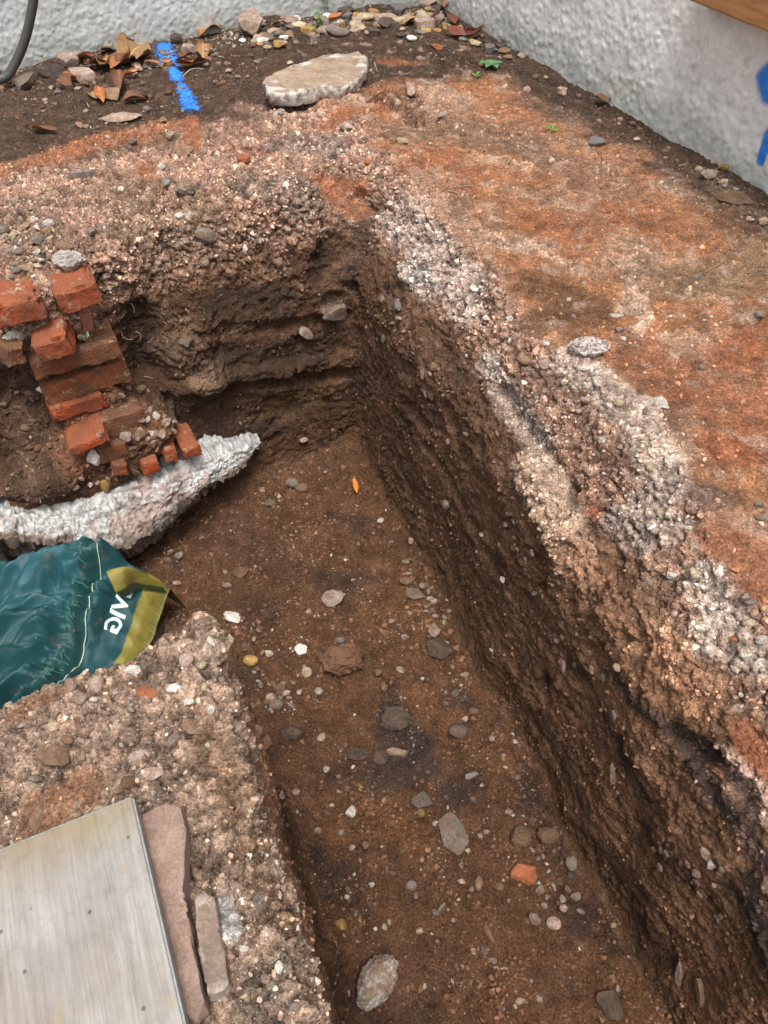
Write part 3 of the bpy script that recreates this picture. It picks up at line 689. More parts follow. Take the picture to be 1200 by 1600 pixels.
# ------------------------------------------------------------------ stones
def ico(sub):
    bm = bmesh.new(); bmesh.ops.create_icosphere(bm, subdivisions=sub, radius=1); bm.verts.ensure_lookup_table()
    V = np.array([v.co[:] for v in bm.verts], np.float32); F = np.array([[v.index for v in f.verts] for f in bm.faces], np.int32); bm.free(); return V, F
ICO3, ICO4, ICO5 = ico(3), ico(4), ico(5)
def stone_mesh(kind, seed):
    rg_ = np.random.default_rng(seed); V, F = ICO5 if kind in 'ck' else ICO4; P = V.copy()
    if kind == 'a':      # angular, broken
        P += P * (.16 * gn(P + seed, 1.1, seed))[:, None]
        cuts, lo, hi, fin = 13, .50, .84, .045
    elif kind == 'r':    # water-worn
        P += P * (.16 * gn(P + seed, .9, seed))[:, None]; cuts, lo, hi, fin = 3, .82, .95, .02
    elif kind == 's':    # slate or tile: flat
        cuts, lo, hi, fin = 7, .5, .9, .03
    elif kind == 'k':    # rough lump with knobs
        P += P * (.48 * fbm(P + seed, 1.5, seed, 3))[:, None]; cuts, lo, hi, fin = 6, .72, .95, .24
    else:                # clod
        P += P * (.22 * fbm(P + seed, 1.8, seed, 3))[:, None]; cuts, lo, hi, fin = 6, .72, .95, .20
    for i in range(cuts):
        n = rg_.normal(size=3)
        if kind == 's': n[2] *= .15
        n /= np.linalg.norm(n); d = rg_.uniform(lo, hi); e = np.maximum(P @ n - d, 0); P -= (e * .96)[:, None] * n
    if kind == 's': P[:, 2] = np.clip(P[:, 2] * 1.6, -.8, .8) + .06 * gn(P, 2.2, seed)
    nn = P / np.linalg.norm(P, axis=1, keepdims=True)
    P += nn * (fin * fbm(P, 3.4, seed + 3, 3))[:, None]
    if kind in 'ck': P += nn * (fin * .42 * (1 - 2 * np.abs(gn(P, 7, seed + 4))) + .055 * gn(P, 15, seed + 8) + .03 * gn(P, 30, seed + 9))[:, None]
    if kind in 'ar': P += nn * (.02 * gn(P, 9, seed + 4))[:, None]
    P -= (P.max(0) + P.min(0)) / 2; P /= (P.max(0) - P.min(0)) / 2
    me = npmesh('stone', P * .5, F, True)
    if kind in 'as': me.set_sharp_from_angle(angle=math.radians(24))
    return me
STM = {k: [stone_mesh(k, 40 + i * 13 + ord(k)) for i in range(7)] for k in 'arsck'}
PALD = {}
for k_, (c1_, c2_, d_) in {'W': ((.66, .60, .52), (.44, .36, .28), .35), 'C': ((.48, .38, .26), (.33, .25, .16), .4), 'P': ((.46, .34, .28), (.31, .215, .165), .4), 'G': ((.26, .23, .20), (.17, .14, .115), .45),
     'D': ((.062, .055, .050), (.045, .038, .033), .35), 'B': ((.12, .12, .118), (.085, .078, .072), .4), 'T': ((.25, .165, .105), (.17, .105, .065), .55), 'Y': ((.38, .235, .08), (.26, .155, .06), .35)}.items():
    PALD[k_] = stone_material('muddy_' + WORD[k_].replace('-', '_').replace(' ', '_') + '_stone', c1_, c2_, d_, .88)
NSTONE = 0
def place_stone(px, py, w, h, kind, colr, name, label=None, cat=None, group=None, ang=0., thick=.6, sink=.2, tilt=0, seed=None, onfloor=False):
    """w, h: size in photo pixels; set on the surface found there"""
    P, n = hit(px, py)
    if onfloor: P, n = atz(px, py, FL + .01), np.array([0, 0, 1.])
    vdir = (P - CAM); dist = np.linalg.norm(vdir); vdir = vdir / dist; k = depth_of(P) / FPX
    n = n / np.linalg.norm(n)
    if n[2] > .6: n = np.array([0, 0, 1.])
    X = np.array([1., 0, 0]); X = X - n * (X @ n); X /= np.linalg.norm(X); Y = np.cross(n, X)
    yp = np.linalg.norm(Y - vdir * (Y @ vdir)); np_ = np.linalg.norm(n - vdir * (n @ vdir))
    W, Hh = w * k, h * k
    sz = min(W, Hh) * thick
    sy = max((Hh - sz * np_ * (1 - sink)) / max(yp, .3), .45 * Hh)
    c_, s_ = math.cos(ang), math.sin(ang); X2_ = X * c_ + Y * s_; Y2_ = -X * s_ + Y * c_
    C_ = P + n * sz * (.5 - sink)
    i = (seed if seed is not None else random.randrange(7)) % 7
    o = link(name, STM[kind][i], (PALD.get(colr, PAL[colr]) if P[2] < -.16 and not (colr in 'WPY' and w * h > 330) else PAL[colr]), None, True)
    M = frame(C_, X2_, Y2_, n)
    if tilt: M = M @ Matrix.Rotation(tilt, 4, 'X')
    o.matrix_world = M @ Matrix.Diagonal((W, sy, sz, 1))
    if label: tag(o, label, cat or 'stone', group)
    return o
REFS = []   # (px, py, phrase) landmarks the labels of small stones lean on
HERO = [  # px,py,w,h,kind,colour,name,label,short reference, thick, angle
 (40,135,27,44,'a','G','stone','upright whitish grey stone beside the hose at the far left','the upright stone by the hose',.7,0),
 (83,115,44,27,'s','D','slate_piece','dark blue slate piece with pointed end left of the pink slabs','the dark blue slate piece',.35,-.4),
 (108,99,36,26,'s','P','stone','squarish pinkish stone slab touching the house wall foot','the squarish pinkish slab',.5,-.2),
 (128,121,54,24,'s','P','stone','long pinkish stone slab lying below the squarish one','the long pinkish slab',.5,-.5),
 (173,151,42,28,'a','T','stone','long beige broken stone pointing down among the dead leaves','the beige stone among leaves',.5,-.9),
 (190,188,64,22,'a','P','stone','flat pale grey-pink rock along the edge of the crumbly bank','the flat grey-pink rock',.6,.1),
 (276,67,18,19,'r','D','pebble','shiny round black pebble above the blue paint line','the round black pebble',.9,0),
 (392,50,38,48,'a','P','rock','large upright pinkish white rock against the rear house wall','the large pinkish white rock',.8,.3),
 (290,243,30,26,'a','T','stone','pale orange angular stone on the crumbly bank','the pale orange angular stone',.7,.4),
 (382,253,22,20,'c','O','clod','orange clod half sunk in the crumbly bank','the orange clod',.7,0),
 (290,302,30,32,'k','M','stone','knobbly white mortar lump on the bank above the far face','the knobbly white mortar lump',.8,0),
 (320,368,38,28,'r','N','stone','smooth grey-brown cobble on the slope above the far trench face','the smooth grey-brown cobble',.7,-.3),
 (103,390,30,22,'r','T','stone','rounded tan cobble in gravel above the bricks','the rounded tan cobble',.7,-.2),
 (113,420,54,48,'k','W','mortar_lump','big white mortar lump perched on the top brick','the big white mortar lump',.85,.2),
 (130,275,42,12,'s','G','stone','thin long grey stone sliver in the crumbly bank','the thin grey sliver',.8,.3),
 (682,76,13,15,'a','O','brick_chip','small bright orange chip on dark soil in the corner','the bright orange chip',.6,.5),
 (425+115,20,26,14,'s','D','slate_piece','dark slate flake in the gravel below the green sprout','the dark slate flake',.5,0),
 (600,30,46,15,'a','P','stone','long flat pinkish stone in the gravel at the wall foot','the long flat pinkish gravel stone',.5,.1),
 (560,45,25,14,'a','C','stone','cream block-like stone at the front of the gravel','the cream block-like stone',.7,0),
 (624,18,26,18,'s','B','slate_piece','blue-grey slate piece behind the long pinkish stone','the blue-grey slate piece',.5,.4),
 (668,8,30,22,'a','P','stone','pale pink stone in the very corner of the walls','the pale corner stone',.7,0),
 (681,13,30,16,'s','D','slate_piece','black oval slate leaning beside the pale corner stone','the black oval slate',.4,.6),
 (642,143,14,27,'a','P','stone','upright pinkish stone shard at the rubble hollow','the upright pinkish shard',.8,0),
 (627,222,22,11,'a','C','stone','small white-cream stone lying below the rubble hollow','the white-cream stone',.7,-.2),
 (543,203,22,18,'a','P','stone','pinkish stone on the rubble below the big slab','the pinkish rubble stone',.7,.3),
 (574,255,11,11,'a','O','brick_chip','small orange brick chip at the head of the trench','the orange chip at the trench head',.7,0),
 (933,223,27,16,'s','B','slate_piece','flat pale blue-grey flake on the brown plateau','the pale blue-grey flake',.3,-.2),
 (1107,277,30,22,'a','G','stone','pale grey broken stone by the wall at right','the pale grey stone by the right wall',.7,.6),
 (1130,265,17,16,'c','Y','stone','orange-yellow lump beside the cream chip at the right wall','the orange-yellow lump',.7,0),
 (1117,253,25,10,'s','C','stone','thin cream chip of wood or stone at the right wall foot','the thin cream chip',.5,.5),
 (1162,257,17,15,'r','G','pebble','round dark grey pebble at the right wall foot','the round dark grey pebble',.85,0),
 (1176,274,22,20,'r','G','pebble','rough grey pebble near the end of the blue wall paint','the rough grey pebble',.8,0),
 (1145,312,62,30,'a','E','stone','flat brown soil-covered stone slab near the right wall','the flat soil-covered slab',.3,-.4),
 (1192,350,20,18,'k','P','stone','pale pinkish lump at the right picture edge','the pale lump at the right edge',.7,0),
 (917,552,66,44,'c','V','rock','large speckled grey and white granite rock on the orange clay','the speckled granite rock',.72,.05),
 (912,578,24,11,'a','W','stone','white stone tucked under the speckled granite rock','the white stone under the granite',.7,0),
 (963,495,21,10,'a','W','stone','small white angular stone on orange clay behind the granite rock','the white stone on clay',.6,0),
 (1090,435,13,12,'a','G','pebble','small grey cube-like pebble on the brown plateau','the grey cube-like pebble',.8,0),
 (1185,495,14,18,'a','G','pebble','upright grey pebble near the right edge of the clay','the upright grey pebble',.8,0),
 (1028,634,34,26,'a','W','stone','white angular stone on the outer edge of the pale shoulder','the white stone on the shoulder edge',.7,-.5),
 (965,633,17,17,'r','C','pebble','round cream pebble set in the pale crumbly shoulder','the round cream pebble',.8,0),
 (992,663,20,18,'a','P','stone','pale pink stone in the middle of the crumbly shoulder','the pale pink shoulder stone',.7,0),
 (920,628,26,18,'c','P','clod','pale pink clod below the granite rock','the pale pink clod',.7,0),
 (822,567,22,20,'r','T','stone','tan rounded stone at the top of the crumbly shoulder','the tan shoulder stone',.7,0),
 (850,570,20,24,'a','P','stone','pale pinkish stone beside the tan one on the shoulder','the pinkish shoulder stone',.7,0),
 (1015,733,14,19,'r','C','pebble','upright cream pebble low on the shoulder','the upright cream pebble',.8,0),
 (1185,790,16,14,'r','G','pebble','dark grey pebble on orange clay at the right edge','the dark grey clay pebble',.8,0),
 (1188,811,18,14,'r','G','pebble','grey pebble just below the dark one at the right edge','the lower grey clay pebble',.8,0),
 (1172,943,20,12,'r','G','pebble','flat oval grey pebble on the pale shoulder at right','the flat oval grey pebble',.6,0),
 (1168,977,20,18,'a','C','stone','yellowish cream stone below the flat oval pebble','the yellowish cream stone',.7,0),
 (1190,1003,26,22,'k','W','stone','whitish stone at the right picture edge on the shoulder','the whitish edge stone',.7,0),
 (1075,827,14,12,'r','W','pebble','small white pebble at the border of shoulder and clay','the white border pebble',.8,0),
 (1025,833,19,16,'r','P','pebble','pink-grey pebble at the foot of the orange streak','the pink-grey pebble',.8,0),
 (1083,897,11,22,'r','C','pebble','tall narrow pale pebble on the shoulder','the tall narrow pebble',.8,0),
 (1050,900,22,16,'a','W','stone','chalky white stone on the shoulder left of the tall pebble','the chalky white stone',.7,-.5),
 (968,1042,16,16,'r','P','pebble','pale pebble stuck in the blackened patch of the right face','the pale pebble in the black patch',.8,0),
 (963,1116,15,21,'a','G','stone','grey-green stone in the black seam of the right face','the grey-green stone',.7,.5),
 (883,1037,12,26,'a','P','stone','pinkish sliver in the right trench face','the pinkish sliver',.7,.4),
 (960,1208,16,30,'a','C','stone','pale elongated stone embedded in the right face','the pale elongated wall stone',.7,.3),
 (1107,1332,22,20,'a','C','stone','cream angular stone in the dark right face','the cream wall stone',.8,.2),
 (1114,1350,16,17,'a','W','stone','pale green-white stone just below the cream one','the green-white stone',.8,.5),
 (1129,1356,13,13,'a','G','stone','grey stone right of the green-white one','the grey wall stone',.8,0),
 (1092,1363,17,17,'k','P','stone','rough pale pinkish lump low in the right face','the rough pinkish lump',.8,0),
 (1097,1552,13,30,'s','T','stone','narrow brown-tan stone near the bottom of the right face','the narrow tan stone',.7,.6),
 (1063,1522,12,34,'s','P','stone','thin reddish splinter near the bottom of the right face','the thin reddish splinter',.6,.3),
 (817,1367,42,36,'a','O','brick_piece','pink-orange broken brick piece on the trench floor','the broken brick piece',.7,-.1),
 (813,1310,36,40,'c','E','clod','dark grey-brown clod behind the broken brick piece','the dark clod behind the brick piece',.75,0),
 (855,1308,36,36,'c','E','clod','brown clod against the right face, right of the dark clod','the brown clod at the right face',.75,0),
 (892,1350,20,28,'c','N','stone','knobbly brownish stone right of the broken brick piece','the knobbly brownish stone',.7,0),
 (895,1369,17,14,'a','D','pebble','small dark angular pebble under the knobbly brownish stone','the small dark angular pebble',.7,0),
 (898,1402,18,16,'a','G','pebble','pale grey pebble below the small dark one','the pale grey floor pebble',.7,0),
 (835,1436,18,23,'a','G','stone','bluish grey angular stone low on the floor','the bluish grey angular stone',.7,.2),
 (864,1444,23,24,'r','P','stone','pinkish rounded stone beside the bluish grey one','the pinkish rounded stone',.8,0),
 (952,1572,38,44,'a','D','slate_piece','dark squarish slate block at the bottom right of the floor','the dark squarish slate block',.4,.1),
 (958,1446,10,11,'r','C','pebble','tiny cream pebble at the foot of the right face','the tiny cream pebble',.8,0),
 (588,1537,58,96,'c','L','rock','large elongated white-grey rock standing tilted at the trench bottom','the large elongated rock',.8,-.5),
 (708,1305,42,68,'a','N','rock','grey-brown egg-shaped rock bedded in the floor','the egg-shaped rock',.55,.15),
 (548,1271,16,22,'a','W','stone','bright blue-white stone on the left of the floor','the blue-white stone',.8,.2),
 (511,1272,16,15,'a','E','pebble','brown cube-like pebble left of the blue-white stone','the brown cube-like pebble',.8,0),
 (497,1298,11,12,'a','P','pebble','pale pinkish chip by the left side of the floor','the pale pinkish chip',.8,0),
 (533,1447,17,19,'a','Y','stone','ochre-tan stone at the foot of the island','the ochre-tan stone',.8,.3),
 (642,1385,19,18,'r','N','pebble','shiny grey-brown pebble in the middle of the lower floor','the shiny grey-brown pebble',.8,0),
 (658,1271,13,16,'r','Y','pebble','small yellowish pebble beside the grey flakes','the small yellowish pebble',.8,0),
 (658,1252,34,26,'s','B','slate_piece','crumbling grey slate flakes left of the egg-shaped rock','the grey slate flakes',.35,.3),
 (720,1353,8,13,'a','G','pebble','tiny upright grey chip under the egg-shaped rock','the tiny grey chip',.8,0),
 (748,1381,13,24,'r','T','stone','upright tan pebble left of the broken brick piece','the upright tan pebble',.8,-.2),
 (780,1386,14,16,'r','T','pebble','oval tan pebble below the broken brick piece','the oval tan pebble',.8,0),
 (764,1460,13,27,'a','T','stone','pointed tan stone standing near the floor bottom','the pointed tan stone',.8,.3),
 (756,1486,11,16,'a','B','pebble','pale blue-grey chip under the pointed tan stone','the pale blue chip',.6,.5),
 (520,940,36,35,'a','P','stone','pale pink cubic stone alone on the upper trench floor','the pale pink cubic stone',.75,.1),
 (687,1019,40,42,'a','D','rock','dark grey angular rock beside the right trench face','the dark grey angular rock',.7,.1),
 (717,1145,33,27,'r','B','stone','smooth blue-grey cobble right of the burnt patch','the smooth blue-grey cobble',.6,0),
 (457,1147,34,30,'a','D','stone','dark grey angular stone left of the burnt patch','the dark grey angular stone at left',.55,.4),
 (558,1180,36,24,'r','D','stone','flat dark stone in front of the burnt patch','the flat dark stone',.5,0),
 (594,1184,26,30,'c','D','clod','soft dark clod between the flat dark stone and the shell','the soft dark clod',.5,0),
 (432,1104,23,23,'r','G','pebble','round pale grey pebble near the island corner','the round pale grey pebble',.85,0),
 (480,1052,16,21,'r','C','pebble','oval whitish pebble left of the big red-brown clod','the oval whitish pebble',.7,0),
 (498,1082,14,16,'r','W','pebble','pale pebble below the oval whitish one','the pale pebble below it',.8,0),
 (532,1003,18,15,'r','G','pebble','pale grey pebble on top side of the red-brown clod','the pebble above the clod',.8,0),
 (422,1023,15,15,'a','W','pebble','white pebble left of the ceramic shard','the white pebble by the shard',.7,0),
 (470,1017,22,20,'s','W','ceramic_shard','white glazed ceramic shard curled on the trench floor','the ceramic shard',.35,-.6),
 (625,1049,12,13,'a','W','pebble','bright white chip in the middle of the floor','the bright white chip',.8,0),
 (678,988,19,26,'a','P','stone','pinkish grey stone touching the dark angular rock','the pinkish grey stone',.7,0),
 (635,910,22,18,'r','T','stone','tan rounded stone high on the floor near the right face','the tan rounded floor stone',.7,0),
 (648,931,30,22,'a','G','stone','grey angular stone below the tan rounded one','the grey angular floor stone',.6,-.2),
 (672,937,12,11,'r','W','pebble','small white pebble at the foot of the right face','the small white pebble at the face',.8,0),
 (660,917,12,14,'r','N','pebble','brown oval pebble beside the tan rounded stone','the brown oval pebble',.8,0),
 (535,1040,72,62,'k','R','clod','big crumbly red-brown clod in the middle of the floor','the big red-brown clod',.75,.1),
 (617,1125,52,44,'c','D','clod','burnt black clod in the centre of the floor','the burnt black clod',.4,.1),
 (620,1176,36,13,'s','C','shell','pale curved shell-like shard in front of the burnt clod','the shell-like shard',.5,-.15),
 (737,1213,24,10,'s','G','stone','pale angular flake on the right of the floor','the pale angular flake',.5,.3),
 (697,1007,10,10,'r','P','pebble','tiny pink pebble right of the dark angular rock','the tiny pink pebble',.8,0),
 (725,1057,16,12,'a','P','pebble','pale rough pebble near the right face','the pale rough pebble',.8,0),
 (740,1113,17,15,'r','E','pebble','brown pebble above the smooth blue-grey cobble','the brown pebble above the cobble',.8,0),
 (457,758,20,23,'r','G','stone','round grey stone at the far end of the floor','the round grey stone',.8,0),
 (472,767,21,22,'r','T','stone','round tan stone right next to the round grey one','the round tan stone',.8,0),
 (422,788,19,15,'a','G','stone','pale grey stone left of the round pair at the far end','the pale grey far stone',.7,.2),
 (377,897,24,23,'a','T','stone','brown angular stone left of the upper floor','the brown angular stone',.7,.2),
 (355,917,16,13,'r','N','pebble','rounded brown pebble left of the brown angular stone','the rounded brown pebble',.8,0),
 (280,872,15,17,'a','G','pebble','grey pebble just beyond the bag','the grey pebble beyond the bag',.8,0),
 (262,877,14,13,'r','T','pebble','pinkish tan pebble between footing and grey pebble','the pinkish tan pebble',.8,0),
 (277,913,14,12,'r','P','pebble','pale round pebble near the yellow band of the bag','the pale pebble by the bag',.8,0),
 (362,967,29,21,'a','W','stone','white-pink flat stone right of the bag end','the white-pink flat stone',.6,-.2),
 (383,1015,19,18,'a','E','stone','brown angular stone above the ochre pebble','the brown stone above the ochre pebble',.8,.2),
 (393,1035,24,24,'r','Y','pebble','yellow-ochre rounded pebble near the island corner','the yellow-ochre pebble',.8,0),
 (328,1005,19,13,'a','W','stone','small white stone at the very corner of the island','the white corner stone',.7,-.3),
 (517,483,40,38,'a','G','stone','grey stone jammed in the notch of the far face','the grey stone in the notch',.7,.2),
 (477,518,19,28,'a','N','stone','grey-brown stone below left of the notch','the stone below the notch',.7,.3),
 (623,478,17,30,'a','G','stone','pale grey upright stone at the top of the right face','the pale upright face stone',.7,.2),
 (433,410,20,20,'a','T','stone','tan stone on the lip of the far face','the tan lip stone',.7,0),
 (290,532,26,24,'a','N','stone','grey-brown stone sitting on the projecting soil block','the stone on the soil block',.8,0),
 (755,835,10,10,'r','C','pebble','yellowish white pebble in the right face','the yellowish face pebble',.8,0),
 (789,905,13,12,'a','W','pebble','white pebble sticking out of the right face','the white face pebble',.8,0),
 (700,788,14,22,'r','G','pebble','pale grey pebble low in the right face at the far end','the far face pebble',.8,.3),
 (72,607,30,18,'a','W','stone','white stone wedged under the dark brick at left','the white wedged stone',.5,.3),
 (147,714,22,30,'a','W','stone','white irregular mortar flake below the bricks','the white mortar flake',.4,-.3),
 (141,538,22,20,'a','W','stone','white mortar bits on the broken brick course','the white mortar bits',.6,0),
 (60,512,46,22,'k','M','mortar_lump','pale mortar on top of the broken left brick','the pale mortar on the brick',.5,.3),
 (14,527,38,26,'k','W','mortar_lump','white mortar lump at the left picture edge','the white mortar lump at the edge',.6,.3),
 (171,652,22,16,'a','C','stone','cream angular stone on the reddish ledge','the cream ledge stone',.6,-.3),
 (221,612,18,17,'a','T','stone','tan angular stone at the top of the rubble ledge','the tan ledge stone',.7,0),
 (213,636,12,10,'a','W','pebble','white chip on the rubble ledge','the white chip on the ledge',.7,-.4),
 (231,656,9,14,'a','W','pebble','upright white chip right on the rubble ledge','the upright white chip',.7,0),
 (276,664,17,17,'a','T','stone','orange-tan angular stone at the right of the ledge','the orange-tan ledge stone',.7,.3),
 (197,681,20,20,'a','P','stone','reddish flat stone low on the ledge','the reddish flat ledge stone',.5,.5),
 (219,677,18,18,'r','T','stone','reddish round stone beside the reddish flat one','the reddish round ledge stone',.5,0),
 (163,757,14,25,'r','Y','pebble','upright orange oval pebble above the white footing','the orange oval pebble',.8,0),
 (153,1071,22,36,'r','P','stone','tan oval pebble bedded upright in the island edge','the upright oval island pebble',.6,.15),
 (112,1072,20,30,'a','P','stone','pinkish stone left of the upright oval pebble on the island','the pinkish island stone',.6,0),
 (208,1048,26,20,'a','W','stone','whitish chalky stone near the back edge of the island','the whitish chalky stone',.6,0),
 (292,1033,22,32,'r','P','stone','large smooth pinkish pebble at the island corner','the smooth pinkish pebble',.6,0),
 (273,1077,24,18,'r','W','pebble','pale rounded pebble behind the hole in the island','the pale pebble behind the hole',.6,0),
 (298,1096,20,16,'a','W','stone','white stone on the rim of the hole in the island','the white stone at the hole',.7,.3),
 (301,1139,40,26,'a','T','stone','tan wedge-shaped stone in front of the island hole','the tan wedge stone',.6,-.4),
 (272,1158,16,26,'r','G','pebble','grey-tan pebble below the island hole','the pebble below the hole',.7,-.6),
 (85,1137,20,24,'r','C','pebble','cream pebble above the large beige rock','the cream island pebble',.7,.2),
 (106,1158,22,20,'r','T','pebble','brown oval pebble touching the large beige rock','the brown oval island pebble',.7,-.3),
 (84,1188,50,42,'a','T','rock','large beige rock on the left of the island','the large beige rock',.7,.1),
 (218,1183,36,24,'r','P','stone','pinkish beige cobble in the middle of the island','the pinkish beige cobble',.5,.2),
 (230,1084,36,24,'a','O','brick_piece','orange brick fragment set in a cavity of the island','the brick fragment',.5,-.4),
 (238,1211,40,25,'a','P','stone','pale pink flat stone above the board corner','the pale pink flat stone',.6,.2),
 (202,1225,26,28,'c','E','clod','brown clod right behind the board corner','the clod behind the board corner',.7,0),
 (57,1218,22,18,'c','N','stone','grey-brown lump below the large beige rock','the grey-brown lump',.7,0),
 (57,1280,20,42,'a','T','stone','upright cracked tan stone behind the board','the cracked tan stone',.4,0),
 (125,1093,28,26,'c','P','stone','crumbly pinkish stone below the upright oval pebble','the crumbly pinkish stone',.6,0),
 (147,1094,13,11,'r','W','pebble','small white pebble on the left part of the island','the small white island pebble',.7,0),
 (382,1483,15,14,'r','W','pebble','bright white pebble right of the sandstone pieces','the bright white pebble',.7,0),
 (436,1512,14,20,'r','W','pebble','white pebble near the broken edge of the island','the white pebble at the broken edge',.7,0),
 (462,1574,18,16,'r','G','pebble','shiny grey-white pebble at the bottom of the island','the shiny grey-white pebble',.7,0),
 (437,1244,11,16,'a','P','pebble','pinkish chip in the island face','the pinkish chip in the face',.8,0),
]
for i, (px, py, w, h, kd, cl, nm, lb, ref, th, an) in enumerate(HERO):
    place_stone(px, py, w, h, kd, cl, nm, lb, {'slate_piece': 'slate', 'brick_chip': 'brick chip', 'brick_piece': 'brick piece', 'ceramic_shard': 'shard', 'mortar_lump': 'mortar'}.get(nm, nm), None, an, th, .16, 0, i, (px, py) in ((585, 1537), (533, 1447)))
    REFS.append((px, py, ref))
REFS += [(490, 110, 'the big pale slab'), (275, 120, 'the blue paint line'), (767, 104, 'the leafy rosette'), (120, 460, 'the top brick'), (300, 715, 'the last brick header')]
def relabel(px, py, head, used, order=0):
    L = sorted(REFS, key=lambda r: (r[0] - px) ** 2 + (r[1] - py) ** 2)
    for r in L[:6]:
        dx, dy = px - r[0], py - r[1]; dist = math.hypot(dx, dy)
        dirs = ['right of', 'below right of', 'below', 'below left of', 'left of', 'above left of', 'above', 'above right of']
        k = int(((math.degrees(math.atan2(dy, dx)) + 22.5) % 360) // 45)
        for w in (['just '] if dist < 32 else ['a little ', ''] if dist < 70 else ['farther ']):
            s = f'{head} {w}{dirs[k]} {r[2]}'
            if s not in used and len(s.split()) <= 16: used.add(s); return s
    return None
USED = set(h[7] for h in HERO)
